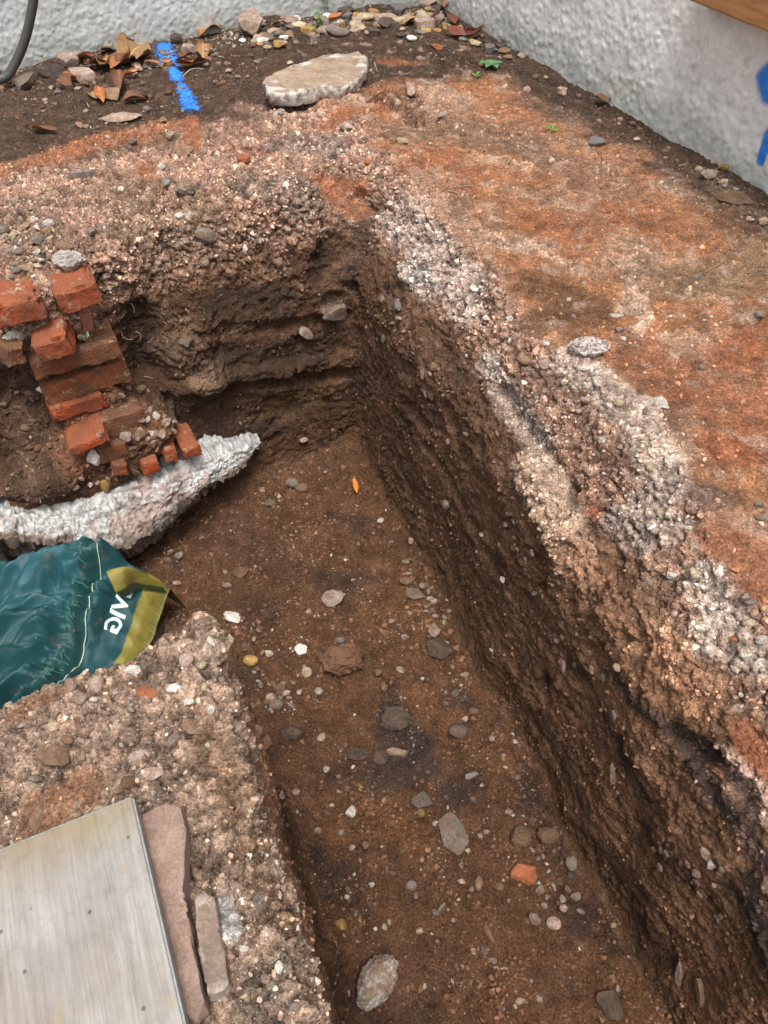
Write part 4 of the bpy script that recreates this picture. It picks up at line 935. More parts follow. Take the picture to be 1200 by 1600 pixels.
MINOR = [  # px, py, w, h, colour, kind
 (267,216,15,14,'C','a'),(208,224,16,11,'G','r'),(252,263,14,11,'W','a'),(262,288,10,15,'G','r'),(190,298,10,12,'W','r'),(77,352,18,15,'W','k'),(50,328,13,11,'P','r'),(142,367,20,17,'G','a'),
 (280,340,14,12,'W','r'),(368,228,9,14,'P','r'),(123,198,16,12,'T','r'),(447,290,10,15,'W','r'),(453,12+88,10,8,'C','r'),(580,282,9,8,'C','r'),(723,212,12,8,'E','r'),(692,182,9,18,'P','a'),(823,142,13,10,'P','r'),
 (1033,287,8,7,'W','r'),(1050,280,8,7,'P','r'),(1040,295,9,8,'W','r'),(1172,345,14,10,'P','a'),(852,540,13,11,'W','r'),(967,517,11,11,'G','r'),(973,530,10,8,'W','a'),(1097,577,10,11,'B','r'),(1008,643,9,15,'G','r'),
 (832,722,11,10,'W','r'),(1158,1087,10,11,'W','r'),(880,1420,13,14,'P','r'),(812,1564,17,14,'C','a'),(843,1562,10,11,'P','r'),(957,1530,11,14,'P','r'),(965,1545,8,12,'C','r'),(805,1573,6,9,'W','r'),
 (542,1402,9,9,'W','r'),(580,1383,10,9,'W','a'),(680,1287,11,11,'W','r'),(587,1452,7,8,'W','r'),(601,1449,9,12,'P','r'),(608,1441,6,9,'W','r'),(556,1427,7,10,'G','r'),(650,1400,8,12,'G','a'),(680,1428,14,11,'B','s'),
 (690,1418,7,18,'N','s'),(655,1455,12,11,'P','a'),(739,1487,10,11,'C','r'),(708,1438,7,8,'C','r'),(510,1203,10,12,'W','a'),(463,1238,12,13,'P','a'),(468,1083,9,10,'W','r'),(408,1072,12,13,'G','a'),(438,1078,19,22,'T','r'),
 (425,1093,16,18,'P','r'),(417,1162,18,26,'T','a'),(503,1153,15,14,'P','a'),(505,1047,12,17,'T','r'),(590,1053,14,17,'E','a'),(633,997,13,13,'P','r'),(612,972,11,10,'P','r'),(643,845,9,14,'P','a'),(410,767,12,11,'P','a'),
 (473,687,16,12,'P','a'),(595,815,14,12,'W','k'),(482,958,10,11,'P','a'),(498,963,6,6,'C','r'),(660,1061,6,6,'W','r'),(600,1075,10,13,'T','r'),(668,1063,9,8,'D','a'),(712,1085,12,14,'G','a'),(768,1155,10,13,'P','r'),
 (726,1125,10,11,'P','r'),(697,1100,10,9,'G','r'),(330,867,8,8,'P','r'),(267,863,12,9,'P','r'),(352,895,9,10,'G','r'),(335,972,8,8,'C','r'),(404,986,9,8,'P','r'),(730,1330,9,9,'C','r'),(750,1307,9,9,'P','r'),
 (739,1249,9,10,'G','a'),(753,1228,8,7,'C','r'),(737,1390,9,9,'G','r'),(550,1325,10,11,'P','a'),(533,1302,12,12,'N','r'),(570,1322,14,14,'E','a'),(530,1238,9,8,'P','r'),(600,1251,8,9,'C','r'),(720,1378,10,9,'P','r'),
 (850,1415,12,10,'G','r'),(874,1378,13,14,'E','a'),(660,1345,9,8,'P','r'),(612,1365,14,9,'E','a'),(760,1300,10,9,'P','r'),(795,1270,13,12,'P','a'),(700,1395,9,8,'E','r'),(808,1215,9,12,'G','r'),(770,1280,9,8,'E','r'),
 (110,452,12,10,'W','a'),(135,470,8,8,'G','a'),(147,505,12,12,'G','a'),(187,618,16,13,'P','a'),(200,608,12,10,'P','r'),(240,695,14,10,'R','a'),(205,700,17,9,'R','a'),(186,668,14,12,'T','a'),(262,662,15,12,'N','a'),
 (125,745,12,11,'P','a'),(140,757,8,10,'W','a'),(118,762,11,9,'P','a'),(15,858,18,16,'W','a'),(50,868,14,13,'W','k'),(73,861,9,9,'W','r'),(30,860,14,11,'P','r'),(5,870,10,10,'T','a'),(90,905-40,9,9,'P','r'),
 (35,1095+40,12,10,'P','r'),(180,1125,14,12,'P','a'),(250,1128,12,10,'P','r'),(165,1150,12,10,'G','r'),(190,1165,10,9,'C','r'),(140,1190,12,11,'P','r'),(35,1205,10,8,'C','r'),(240,1240,9,9,'P','r'),(320,1075,14,17,'C','r'),
 (317,1040,12,18,'C','r'),(255,1060,12,11,'P','r'),(180,1085,12,10,'P','a'),(205,1110,15,12,'P','a'),(330,1000+110,13,17,'W','a'),(325,1165,9,11,'C','r'),(250,1200,12,9,'P','r'),(377,1530,13,13,'P','r'),(415,1530,14,16,'P','r'),
 (400,1500,12,12,'C','r'),(420,1570,15,14,'P','a'),(385,1560,13,12,'C','r'),(350,1560,14,17,'P','a'),(440,1590,16,13,'P','r'),(300,1290,9,8,'C','r'),(430,1545,10,11,'W','r'),(405,1548,10,10,'T','r'),(360,1490,10,10,'P','r'),
 (940,690,12,12,'W','r'),(905,645,13,11,'P','r'),(970,700,12,13,'P','a'),(945,740,13,11,'W','a'),(1000,760,12,11,'P','r'),(880,600,12,12,'C','r'),(1055,960,12,14,'P','r'),(1130,950,14,11,'P','a'),(1145,1000,13,14,'O','a'),
 (665,405,11,12,'W','r'),(700,440,12,10,'P','r'),(760,500,14,12,'W','a'),(780,480,11,10,'P','r'),(795,500,10,13,'W','r'),(728,505,12,11,'P','r'),(745,455,11,9,'W','r'),(780,455,11,9,'P','a'),(710,470,9,9,'C','r'),
 (820,600,12,11,'W','r'),(790,545,12,11,'P','r'),(650,330,11,9,'P','r'),(690,350,10,8,'C','r'),(630,365,10,9,'P','r'),(720,385,12,9,'P','a'),(610,320,10,9,'W','r'),
]
for i, (px, py, w, h, cl, kd) in enumerate(MINOR):
    if kd == 'r' and i % 5 < 3: kd = 'a'
    lb = relabel(px, py, f"small {WORD[cl]} {'pebble' if kd == 'r' else 'chip'}", USED)
    if lb is None: lb = relabel(px, py, f"little {WORD[cl]} stone", USED) or 'small loose stone by the trench'
    place_stone(px, py, w, h, kd, cl, 'pebble' if kd == 'r' else 'stone_chip', lb, 'pebble' if kd == 'r' else 'stone', None, random.uniform(-.8, .8), .78, .18, 0, i)
print('stones', round(time.time() - T0, 1))
# gravel fields: pebbles one could count, alike enough to share a label
FIELDS = [
 ([(385,66),(450,52),(530,42),(600,38),(690,42)], 24, 90, (10, 24), 'CWPGGTBDYCP', 'gravel strip along the foot of the rear wall'),
 ([(640,28),(700,36),(745,62),(815,98)], 14, 36, (10, 20), 'CWPGTBYD', 'gravel strip round the inner corner of the walls'),
 ([(15,125),(110,130),(200,115),(260,95),(370,75)], 20, 42, (9, 20), 'GPTENG', 'stones among the dead leaves by the rear wall'),
 ([(20,350),(60,400),(30,430)], 28, 46, (8, 20), 'GPTCWN', 'loose gravel on the ground behind the bricks'),
]
NG = 0
FIELDS += [([(30,165),(120,185),(220,185),(340,120),(400,90)], 26, 40, (6, 13), 'EGPTE', 'dark soil strip behind the crumbly bank'), ([(830,110),(950,185),(1080,255),(1190,330)], 11, 24, (7, 15), 'EGPTC', 'soil along the foot of the right wall'),
 ([(10,522),(100,505),(150,540)], 12, 18, (9, 19), 'MRTOW', 'joints of the old brickwork'), ([(60,640),(40,720),(80,690)], 22, 10, (10, 20), 'ERNP', 'soil lumps left of the bricks'),
 ([(600,470),(650,560),(720,690)], 22, 26, (8, 15), 'PGTNE', 'upper part of the right trench face'), ([(790,800),(880,960),(960,1060)], 30, 26, (8, 17), 'PGTCE', 'rubbly band of the right trench face'), ([(1020,1300),(1110,1400),(1170,1480)], 26, 20, (9, 18), 'PTCGE', 'lower right trench face'),
 ([(175,640),(230,650),(270,665),(225,690)], 26, 34, (8, 19), 'PTPECW', 'rubble ledge beside the bricks'),
 ([(110,735),(150,745),(200,735)], 18, 26, (8, 17), 'ORPTRW', 'brick rubble above the white footing'),
 ([(90,575),(20,560),(60,760)], 24, 12, (9, 18), 'EPNT', 'broken soil left of the bricks'),
 ([(10,862),(60,866),(100,872)], 9, 14, (8, 18), 'WPCT', 'gap under the white footing'),
 ([(400,1270),(440,1380),(500,1480)], 9, 14, (8, 18), 'PCWT', 'broken edge of the island'),
 ([(380,1000),(430,1100),(460,1060)], 30, 22, (8, 15), 'TPGE', 'left of the trench floor'),
 ([(650,940),(680,970),(640,880)], 26, 26, (7, 13), 'PTGCE', 'upper right of the trench floor'),
 ([(880,1390),(840,1330),(900,1440)], 26, 16, (8, 16), 'EGPN', 'right of the trench floor')]
for pts, rad, cnt, (s0, s1), pal_, where in FIELDS:
    for i in range(cnt):
        k = random.randrange(len(pts) - 1); t = random.random()
        px = pts[k][0] * (1 - t) + pts[k + 1][0] * t + random.gauss(0, rad * .6); py = pts[k][1] * (1 - t) + pts[k + 1][1] * t + random.gauss(0, rad * .45)
        P, n = hit(px, py)
        if (P[:2] - KC) @ nF < .02 or -((P[:2] - KC) @ a) < .02: continue
        s = s0 + (s1 - s0) * random.random() ** 1.8; cl = random.choice(pal_); kd = random.choice('aarrs' if 'gravel' in where or 'floor' in where else 'aakksa')
        sw = 'tiny' if s < 11 else 'small' if s < 15 else 'larger'
        lb = relabel(px, py, f"{sw} {WORD[cl]} {'flake' if kd == 's' else 'pebble'}", USED) or f"{WORD[cl]} pebble in the {where}"
        place_stone(px, py, s, s * random.uniform(.6, 1.0), kd, cl, {'s': 'slate_flake', 'a': 'gravel_stone'}.get(kd, 'pebble'), lb, 'pebble', f'pebbles in the {where}', random.uniform(-1.5, 1.5), .65, .15)
        NG += 1
print('gravel', NG, round(time.time() - T0, 1))
#PART2
# ------------------------------------------------------------------ crumbs too many to count (instanced rocks)
def grit_material():
    m, nt, b = mat_new('loose_grit'); N = NT(nt)
    t = N.n('ShaderNodeAttribute', attribute_name='tint'); t.attribute_type = 'INSTANCER'
    n1 = N.noise(220, 4, .6)
    N.l(N.mix(1.0, t.outputs['Color'], N.ramp(n1.outputs[0], [(.3, .68), (.7, 1.22)]), 'MULTIPLY'), b.inputs['Base Color'])
    b.inputs['Roughness'].default_value = .9; b.inputs['Specular IOR Level'].default_value = .12
    N.l(N.bump(n1.outputs[0], .6, .002), b.inputs['Normal'])
    return m
GRIT = grit_material()
def grit_tree():
    ng = bpy.data.node_groups.new('scatter_grit', 'GeometryNodeTree')
    ng.interface.new_socket('Geometry', in_out='INPUT', socket_type='NodeSocketGeometry'); ng.interface.new_socket('Geometry', in_out='OUTPUT', socket_type='NodeSocketGeometry')
    gi = ng.nodes.new('NodeGroupInput'); go = ng.nodes.new('NodeGroupOutput'); L = ng.links.new
    jn = ng.nodes.new('GeometryNodeJoinGeometry')
    for s in range(6):
        ic = ng.nodes.new('GeometryNodeMeshIcoSphere'); ic.inputs['Radius'].default_value = .5; ic.inputs['Subdivisions'].default_value = 1 if s < 4 else 2
        sp_ = ng.nodes.new('GeometryNodeSetPosition'); nz = ng.nodes.new('ShaderNodeTexNoise'); nz.noise_dimensions = '4D'; nz.inputs['W'].default_value = s * 3.7
        nz.inputs['Scale'].default_value = 1.5; nz.inputs['Detail'].default_value = 2
        ps = ng.nodes.new('GeometryNodeInputPosition'); L(ps.outputs[0], nz.inputs['Vector'])
        sb = ng.nodes.new('ShaderNodeVectorMath'); sb.operation = 'SUBTRACT'; sb.inputs[1].default_value = (.5, .5, .5); L(nz.outputs['Color'], sb.inputs[0])
        sc = ng.nodes.new('ShaderNodeVectorMath'); sc.operation = 'SCALE'; sc.inputs['Scale'].default_value = 1.5 if s % 3 else 1.1; L(sb.outputs[0], sc.inputs[0])
        L(ic.outputs['Mesh'], sp_.inputs['Geometry']); L(sc.outputs[0], sp_.inputs['Offset'])
        sh = ng.nodes.new('GeometryNodeSetShadeSmooth'); sh.inputs['Shade Smooth'].default_value = (s == 5); L(sp_.outputs[0], sh.inputs['Geometry'])
        sm = ng.nodes.new('GeometryNodeSetMaterial'); sm.inputs['Material'].default_value = GRIT; L(sh.outputs[0], sm.inputs['Geometry'])
        g2 = ng.nodes.new('GeometryNodeGeometryToInstance'); L(sm.outputs[0], g2.inputs[0]); L(g2.outputs[0], jn.inputs[0])
    ip = ng.nodes.new('GeometryNodeInstanceOnPoints'); ip.inputs['Pick Instance'].default_value = True
    def attr(n, t):
        x = ng.nodes.new('GeometryNodeInputNamedAttribute'); x.data_type = t; x.inputs['Name'].default_value = n; return x.outputs['Attribute']
    L(gi.outputs[0], ip.inputs['Points']); L(jn.outputs[0], ip.inputs['Instance'])
    L(attr('pick', 'INT'), ip.inputs['Instance Index']); L(attr('rot', 'FLOAT_VECTOR'), ip.inputs['Rotation']); L(attr('scl', 'FLOAT_VECTOR'), ip.inputs['Scale'])
    L(ip.outputs[0], go.inputs[0]); return ng
GT = grit_tree()
tri_c = TV[TF].mean(1); fa = np.linalg.norm(np.cross(TV[TF[:, 2]] - TV[TF[:, 0]], TV[TF[:, 3]] - TV[TF[:, 1]]), axis=1) / 2
fpx, fpy, fdz = proj(tri_c)
fvis = (fdz > .15) & (fpx > -150) & (fpx < 1350) & (fpy > -80) & (fpy < 1750)
# not on the island under the board nor beyond the house walls
fin = ((tri_c[:, :2] - KC) @ nF > .01) & (-((tri_c[:, :2] - KC) @ a) > .01)
fcr = crumb[fc]; fcol = CB[fc]
def scatter(name, label, cat, dens, rid, smin, smax, power, tint_mix, seed):
    rg_ = np.random.default_rng(seed)
    w = fa * dens * fvis * fin * (reg == rid); n = int(w.sum())
    fi = rg_.choice(len(w), n, p=w / w.sum())
    q = TV[TF[fi]]; u_, v_ = rg_.random((2, n, 1))
    P = (q[:, 0] * (1 - u_) + q[:, 1] * u_) * (1 - v_) + (q[:, 3] * (1 - u_) + q[:, 2] * u_) * v_
    s = smin + (smax - smin) * rg_.random(n) ** power
    P = P + NT_[TF[fi, 0]] * (s * .02)[:, None]
    scl = s[:, None] * rg_.uniform([.75, .65, .5], [1.25, 1.1, .95], (n, 3))
    rot = rg_.uniform(0, 6.28, (n, 3))
    base = fcol[fi]
    pals = np.array([[.60, .53, .45], [.52, .39, .31], [.46, .31, .23], [.27, .235, .205], [.37, .24, .16], [.32, .14, .08], [.60, .53, .44], [.14, .13, .12]])
    pk = rg_.choice(len(pals), n, p=[.16, .25, .2, .12, .14, .05, .05, .03])
    own = (rg_.random(n) < tint_mix + .17)[:, None]
    br = np.clip(fcr[fi], .05, 1)[:, None] * (1 - .3 * (rid > 0))
    mixed = pals[pk] * (.45 + .55 * br) * rg_.uniform(.7, 1.15, (n, 1))
    tint = np.where(own, np.clip(base * rg_.uniform(.75, 1.0, (n, 1)) * np.where(rg_.random((n, 1)) < .35, 1.6, 1.1), 0, .8), mixed)
    me = bpy.data.meshes.new(name); me.vertices.add(n); me.vertices.foreach_set('co', P.astype(np.float32).ravel()); me.update()
    setcol(me, 'tint', tint)
    for nm, vv in (('rot', rot), ('scl', scl)):
        at = me.attributes.new(nm, 'FLOAT_VECTOR', 'POINT'); at.data.foreach_set('vector', vv.astype(np.float32).ravel())
    at = me.attributes.new('pick', 'INT', 'POINT'); at.data.foreach_set('value', rg_.integers(0, 6, n).astype(np.int32))
    o = link(name, me, GRIT); md = o.modifiers.new('scatter', 'NODES'); md.node_group = GT
    tag(o, label, cat, kind='stuff'); print(name, n); return o
cr3 = np.clip(fcr, 0, 1); fisl = isl[fc]
patch = sstep(-.25, .35, fbm(tri_c.astype(np.float32), 14, 401, 3)); patch2 = sstep(.0, .45, fbm(tri_c.astype(np.float32), 10, 411, 3))
scatter('loose_rubble', 'loose crumbs of mortar, grit and clay strewn over the ground', 'rubble', (2200 + 24000 * cr3 ** 2.2 * (.1 + patch) * (1 - .55 * fisl)), 0, .0016, .0080, 3.6, .62, 1)
scatter('coarse_rubble', 'coarser rubble pieces lying on the crumbly ground', 'rubble', (70 + 1250 * cr3 ** 1.5 * (.1 + patch2) * (1 - .7 * fisl)), 0, .006, .016, 2.8, .55, 2)
scatter('floor_gravel', 'fine gravel and soil crumbs scattered on the trench floor', 'gravel', (17000 * (.05 + 1.3 * patch ** 2)), 2, .0015, .0080, 3.0, .6, 3)
scatter('floor_crumbs', 'brown soil crumbs and small clods on the trench floor', 'soil crumbs', (5200 * (.15 + 1.2 * patch2)), 2, .004, .014, 2.6, .83, 8)
scatter('plateau_crumbs', 'clay crumbs trodden into the orange ground', 'soil crumbs', 3800 * np.clip(clay[fc], 0, 1) * (.1 + patch ** 2), 0, .002, .010, 3.4, .6, 9)
scatter('floor_pebbles', 'small half buried pebbles on the trench floor', 'gravel', (1300 * (.1 + 1.5 * patch2 * (.3 + patch))), 2, .006, .013, 2.2, .55, 4)
fH1 = (tri_c[:, :2] - KC) @ nF; fU1 = -((tri_c[:, :2] - KC) @ a); fH2 = fU1
foot = (sstep(.22, .08, fH1 + .05 * patch) * sstep(1.05, .7, fU1) + .55 * sstep(.22, .06, fH1) + .8 * sstep(.10, .03, fH2) * sstep(.6, .3, fH1)) * (.2 + patch2)
scatter('wall_foot_gravel', 'small mixed gravel packed along the foot of the house walls', 'gravel', 9000 * np.clip(foot, 0, 1.3), 0, .005, .013, 1.8, .0, 6)
scatter('soil_crumbs', 'fine dark crumbs on the topsoil by the house', 'soil crumbs', 9000 * ts[fc] * (.1 + patch), 0, .002, .007, 2.8, .85, 7)
scatter('wall_grit', 'grit and little stones sticking out of the cut earth faces', 'grit', (500 + 26000 * cr3 ** 1.8 * (.05 + patch ** 1.5)), 1, .0018, .009, 2.8, .78, 5)
print('grit', round(time.time() - T0, 1))

# ------------------------------------------------------------------ the big slab, sandstone pieces, board
def slab_blob(name, poly_px, z, thick, mat, label, cat, seed, tilt=(0, 0), chip=.006, up_disp=.003, parent=None, colf=None, N_=64):
    """solid slab from a plan outline given by photo points at height z"""
    pts = np.array([atz(px, py, z)[:2] for px, py in poly_px]); c = pts.mean(0)
    # resample the outline
    L = np.r_[0, np.cumsum(np.linalg.norm(np.roll(pts, -1, 0) - pts, axis=1))]; pc = np.r_[pts, pts[:1]]
    n = N_ * 3; t = np.linspace(0, L[-1], n, endpoint=False); ox = np.interp(t, L, pc[:, 0]); oy = np.interp(t, L, pc[:, 1])
    O = np.stack([ox, oy, np.zeros(n)], 1).astype(np.float32); O[:, :2] += (O[:, :2] - c) / np.linalg.norm(O[:, :2] - c, axis=1, keepdims=True) * (chip * fbm(O, 24, seed, 4))[:, None]
    rings = []; K = 30
    for k in range(1, K + 1):               # top from centre outwards
        f = (k / K); ring = O.copy(); ring[:, :2] = c + (O[:, :2] - c) * (f * .985); ring[:, 2] = 0; rings.append(ring)
    for j, (dz, s) in enumerate(((.08, 1.0), (.25, 1.012), (.45, 1.006), (.65, 1.0), (.85, .985), (1.0, .95))):
        ring = O.copy(); ring[:, :2] = c + (O[:, :2] - c) * s; ring[:, 2] = -thick * dz; rings.append(ring)
    V = np.concatenate([np.array([[c[0], c[1], 0]], np.float32)] + rings); nr = len(rings)
    dsp = fbm(V * [1, 1, 2], 22, seed + 5, 4).astype(np.float32) * up_disp
    V[:, 2] += dsp + (V[:, 0] - c[0]) * tilt[0] + (V[:, 1] - c[1]) * tilt[1]
    side = np.arange(len(V)) > 1 + (K - 1) * n
    ds = fbm(V, 60, seed + 9, 3)
    rad = V[:, :2] - c; rad /= np.maximum(np.linalg.norm(rad, axis=1, keepdims=True), 1e-6)
    w1_, w2_, wi_ = worley(V, 70, seed + 31)
    V[side, :2] += rad[side] * (ds[side] * chip * 1.3 + chip * .9 * (wi_[side] - .5) * np.clip((w2_ - w1_)[side] / .3, 0, 1))[:, None]
    V[:, 2] += z
    F = [(0, 1 + i, 1 + (i + 1) % n, 1 + (i + 1) % n) for i in range(n)]
    tri = [(0, 1 + i, 1 + (i + 1) % n) for i in range(n)]
    q = []
    for k in range(nr - 1):
        A = 1 + k * n; B = A + n; i = np.arange(n); j = (i + 1) % n
        q.append(np.stack([A + i, B + i, B + j, A + j], 1))
    q = np.concatenate(q)
    me = bpy.data.meshes.new(name); me.from_pydata(V.tolist(), [], tri + q.tolist()); me.update()
    for p in me.polygons: p.use_smooth = True
    ed_ = (np.arange(len(V)) > 1 + K * n).astype(np.float32); ed_ += (np.arange(len(V)) > 1 + (K - 7) * n) * (ed_ < 1) * np.clip(.35 + 1.6 * fbm(V * [1, 1, 0] + .3, 13, seed + 41, 2), 0, 1)
    setval(me, 'edge', ed_)
    me.materials.append(mat); o = bpy.data.objects.new(name, me); COL.objects.link(o)
    if parent: o.parent = parent
    if label: tag(o, label, cat)
    return o
def slab_mat(name, top, side, dirt, rough=.9, sc=30):
    m, nt, b = mat_new(name); N = NT(nt)
    e = N.n('ShaderNodeAttribute', attribute_name='edge'); n1 = N.noise(sc, 6, .7, dist=.5); n2 = N.noise(sc * 9, 3, .6); n3 = N.noise(sc * .4, 4, .6)
    t = N.mix(N.ramp(n1.outputs[0], [(.35, 0.), (.65, 1.)]), top, dirt)
    s = N.mix(N.ramp(n1.outputs[0], [(.42, 0.), (.62, 1.)]), side, dirt)
    f = N.ramp(N.math('ADD', e.outputs['Fac'], N.math('MULTIPLY', N.math('SUBTRACT', n3.outputs[0], .5), .9)), [(.3, 0.), (.6, 1.)])
    c = N.mix(1.0, N.mix(f, t, s), N.ramp(n2.outputs[0], [(.3, .75), (.7, 1.2)]), 'MULTIPLY')
    N.l(c, b.inputs['Base Color']); b.inputs['Roughness'].default_value = rough
    N.l(N.bump(n1.outputs[0], .8, .006, N.bump(n2.outputs[0], .6, .0015)), b.inputs['Normal']); return m
SLABM = slab_mat('dirty_concrete_slab', (.33, .245, .175), (.56, .53, .49), (.19, .13, .085))
slab_blob('stone_slab', [(412,128),(432,112),(470,95),(505,80),(560,73),(574,82),(572,100),(562,118),(548,130),(530,138),(500,136),(480,146),(455,152),(420,150)], .045, .032, SLABM,
          'big flat pale concrete slab with broken white edges lying on the ground', 'slab', 7, (-.02, -.05), .007, .007)
SAND = slab_mat('pink_sandstone_slab', (.27, .18, .145), (.21, .145, .11), (.19, .12, .09), .92, 40)
SAND2 = slab_mat('brown_sandstone_slab', (.21, .155, .115), (.30, .24, .20), (.13, .09, .065), .8, 45)
slab_blob('sandstone_piece', [(219,1276),(245,1254),(285,1258),(290,1310),(286,1390),(298,1470),(312,1530),(322,1578),(305,1590),(280,1590),(255,1450),(236,1360)], .022, .035, SAND,
          'long flat pinkish sandstone strip lying along the board', 'stone', 17, (.0, .02), .008, .010)
slab_blob('sandstone_piece', [(304,1402),(322,1396),(335,1412),(345,1460),(356,1535),(345,1548),(325,1556),(315,1500),(306,1450)], .014, .03, SAND2,
          'small brown sandstone piece right of the pinkish strip', 'stone', 27, (.1, .02), .005, .007)
# board: real rectangle, its right-hand edge and corner as seen
c0 = atz(205, 1246, .045); c1 = atz(286, 1600, .045); d1_ = c1 - c0; d1_ /= np.linalg.norm(d1_); d2_ = np.array([d1_[1], -d1_[0], 0.])
if d2_[0] > 0: d2_ = -d2_
bl, bw = .52, .34  # metres
bm_, BN, bb, bc, bn3, btc = wood_mat('weathered_pale_board', (.21, .19, .165), (.265, .25, .228), (.33, .32, .305), .5, .8)
sx = BN.n('ShaderNodeSeparateXYZ'); BN.l(btc.outputs['Object'], sx.inputs[0])
e1 = BN.math('ADD', sx.outputs['X'], BN.math('MULTIPLY', BN.math('SUBTRACT', bn3.outputs[0], .5), .10))
endw = BN.ramp(BN.math('MULTIPLY_ADD', e1, -1.0, -.205), [(.0, 0.), (.05, .75)])      # yellowed band at the sawn end
c2 = BN.mix(endw, bc, (.20, .155, .08))
pn = BN.noise(7, 5, .6, btc.outputs['Object']); c2 = BN.mix(BN.math('MULTIPLY', BN.ramp(pn.outputs[0], [(.48, 0.), (.62, 1.)]), .5), c2, (.19, .14, .11))
yn = BN.noise(22, 3, .6, btc.outputs['Object']); c2 = BN.mix(BN.math('MULTIPLY', BN.ramp(yn.outputs[0], [(.66, 0.), (.70, 1.)]), .45), c2, (.30, .24, .10))
wn2 = BN.noise(5, 4, .6, btc.outputs['Object']); c2 = BN.mix(BN.math('MULTIPLY', BN.ramp(wn2.outputs[0], [(.52, 0.), (.66, 1.)]), .35), c2, (.245, .25, .252))
mp2 = BN.n('ShaderNodeMapping'); BN.l(btc.outputs['Object'], mp2.inputs[0]); mp2.inputs['Scale'].default_value = (1.6, 30, 8)
sn = BN.noise(8, 6, .75, mp2.outputs[0]); c2 = BN.mix(1.0, c2, BN.ramp(sn.outputs[0], [(.34, .84), (.5, 1.0), (.68, 1.05)]), 'MULTIPLY')
gn_ = BN.noise(70, 6, .75, btc.outputs['Object']); c2 = BN.mix(1.0, c2, BN.ramp(gn_.outputs[0], [(.32, .84), (.5, 1.0)]), 'MULTIPLY')
dn_ = BN.noise(11, 7, .75, btc.outputs['Object']); c2 = BN.mix(BN.math('MULTIPLY', BN.ramp(dn_.outputs[0], [(.54, 0.), (.66, 1.)]), .3), c2, (.14, .12, .10))
sp_n = BN.vor(38, 'F1', btc.outputs['Object']); c2 = BN.mix(BN.math('MULTIPLY', BN.math('LESS_THAN', sp_n.outputs['Distance'], .07), .7), c2, (.05, .04, .035))
BN.l(BN.bump(sn.outputs[0], .6, .0012, BN.bump(gn_.outputs[0], .6, .001)), bb.inputs['Normal']); bb.inputs['Roughness'].default_value = .85; bb.inputs['Specular IOR Level'].default_value = .18
BN.l(c2, bb.inputs['Base Color'])
bcn = c0 + d1_ * bl / 2 + d2_ * bw / 2; board = empty('board', (bcn[0], bcn[1], .03)); tag(board, 'large pale weathered board lying on the island of ground at bottom left', 'board')
Zb = np.cross(d1_, d2_); Zb = Zb if Zb[2] > 0 else -Zb
def bpart(name, off, dims, mat, bev=.0012):
    o = boxobj(name, frame(bcn + d1_ * off[0] + d2_ * off[1] + Zb * off[2], d1_, np.cross(Zb, d1_), Zb), dims, mat, None, bev); 
    bpy.context.view_layer.update(); M = o.matrix_world.copy(); o.parent = board; o.matrix_parent_inverse = Matrix.Translation(board.location).inverted(); return o
bpart('board_face', (0, 0, -.0035), (bl, bw, .007), bm_)
edge_m = simple_mat('grey_edge_band', (.20, .205, .20), .45, .0005, 200); core_m = simple_mat('pale_board_core', (.42, .36, .28), .8, .001, 150)
bpart('board_core', (0, .0, -.0145), (bl - .004, bw - .004, .0145), core_m)
bpart('edge_band', (0, -bw / 2 - .0006, -.0115), (bl - .002, .003, .019), edge_m, .0006)
bpart('edge_band', (-bl / 2 - .0006, 0, -.0115), (.003, bw - .002, .019), edge_m, .0006)

# ------------------------------------------------------------------ bricks of the old footing
def brick_material(name, c1, c2, dirt, dm):
    m, nt, b = mat_new(name); N = NT(nt); oi = N.n('ShaderNodeObjectInfo')
    n1 = N.noise(26, 6, .7, dist=.6); n2 = N.noise(190, 4, .65); n3 = N.noise(14, 5, .65)
    c = N.mix(N.ramp(n1.outputs[0], [(.35, 0.), (.65, 1.)]), c1, c2)
    c = N.mix(1.0, c, N.ramp(n2.outputs[0], [(.3, .72), (.7, 1.25)]), 'MULTIPLY')
    gz = N.n('ShaderNodeNewGeometry'); sz_ = N.n('ShaderNodeSeparateXYZ'); N.l(gz.outputs['True Normal'], sz_.inputs[0])
    f = N.ramp(N.math('ADD', N.math('MULTIPLY_ADD', N.math('MAXIMUM', sz_.outputs['Z'], 0.0), .16, n3.outputs[0]), N.math('MULTIPLY', N.math('SUBTRACT', oi.outputs['Random'], .5), .12)), [(.5 - dm * .2, 0.), (.66 - dm * .1, 1.)])
    c = N.mix(N.math('MULTIPLY', f, .35 + dm * .5), c, dirt); n4 = N.noise(34, 7, .75); c = N.mix(N.math('MULTIPLY', N.ramp(n4.outputs[0], [(.57, 0.), (.63, 1.)]), .6), c, (.36, .27, .19)); n5 = N.noise(22, 6, .7); c = N.mix(N.math('MULTIPLY', N.ramp(n5.outputs[0], [(.55, 0.), (.66, 1.)]), .55), c, (.07, .04, .028)); N.l(c, b.inputs['Base Color']); b.inputs['Roughness'].default_value = .9; b.inputs['Specular IOR Level'].default_value = .08
    N.l(N.bump(n1.outputs[0], .9, .008, N.bump(n2.outputs[0], .9, .0025)), b.inputs['Normal']); return m
BK = {'o': brick_material('orange_red_brick', (.40, .078, .027), (.25, .052, .021), (.15, .08, .05), .45),
      'd': brick_material('soiled_brick', (.30, .088, .036), (.20, .066, .032), (.10, .066, .044), .8),
      'p': brick_material('pink_brick', (.38, .14, .09), (.29, .10, .065), (.22, .13, .09), .4)}
FOOT = empty('brick_footing', (*(A0 - a * .55 + nF * .03), -.3)); tag(FOOT, 'old orange brick footing broken off in the far face of the trench at left', 'footing')
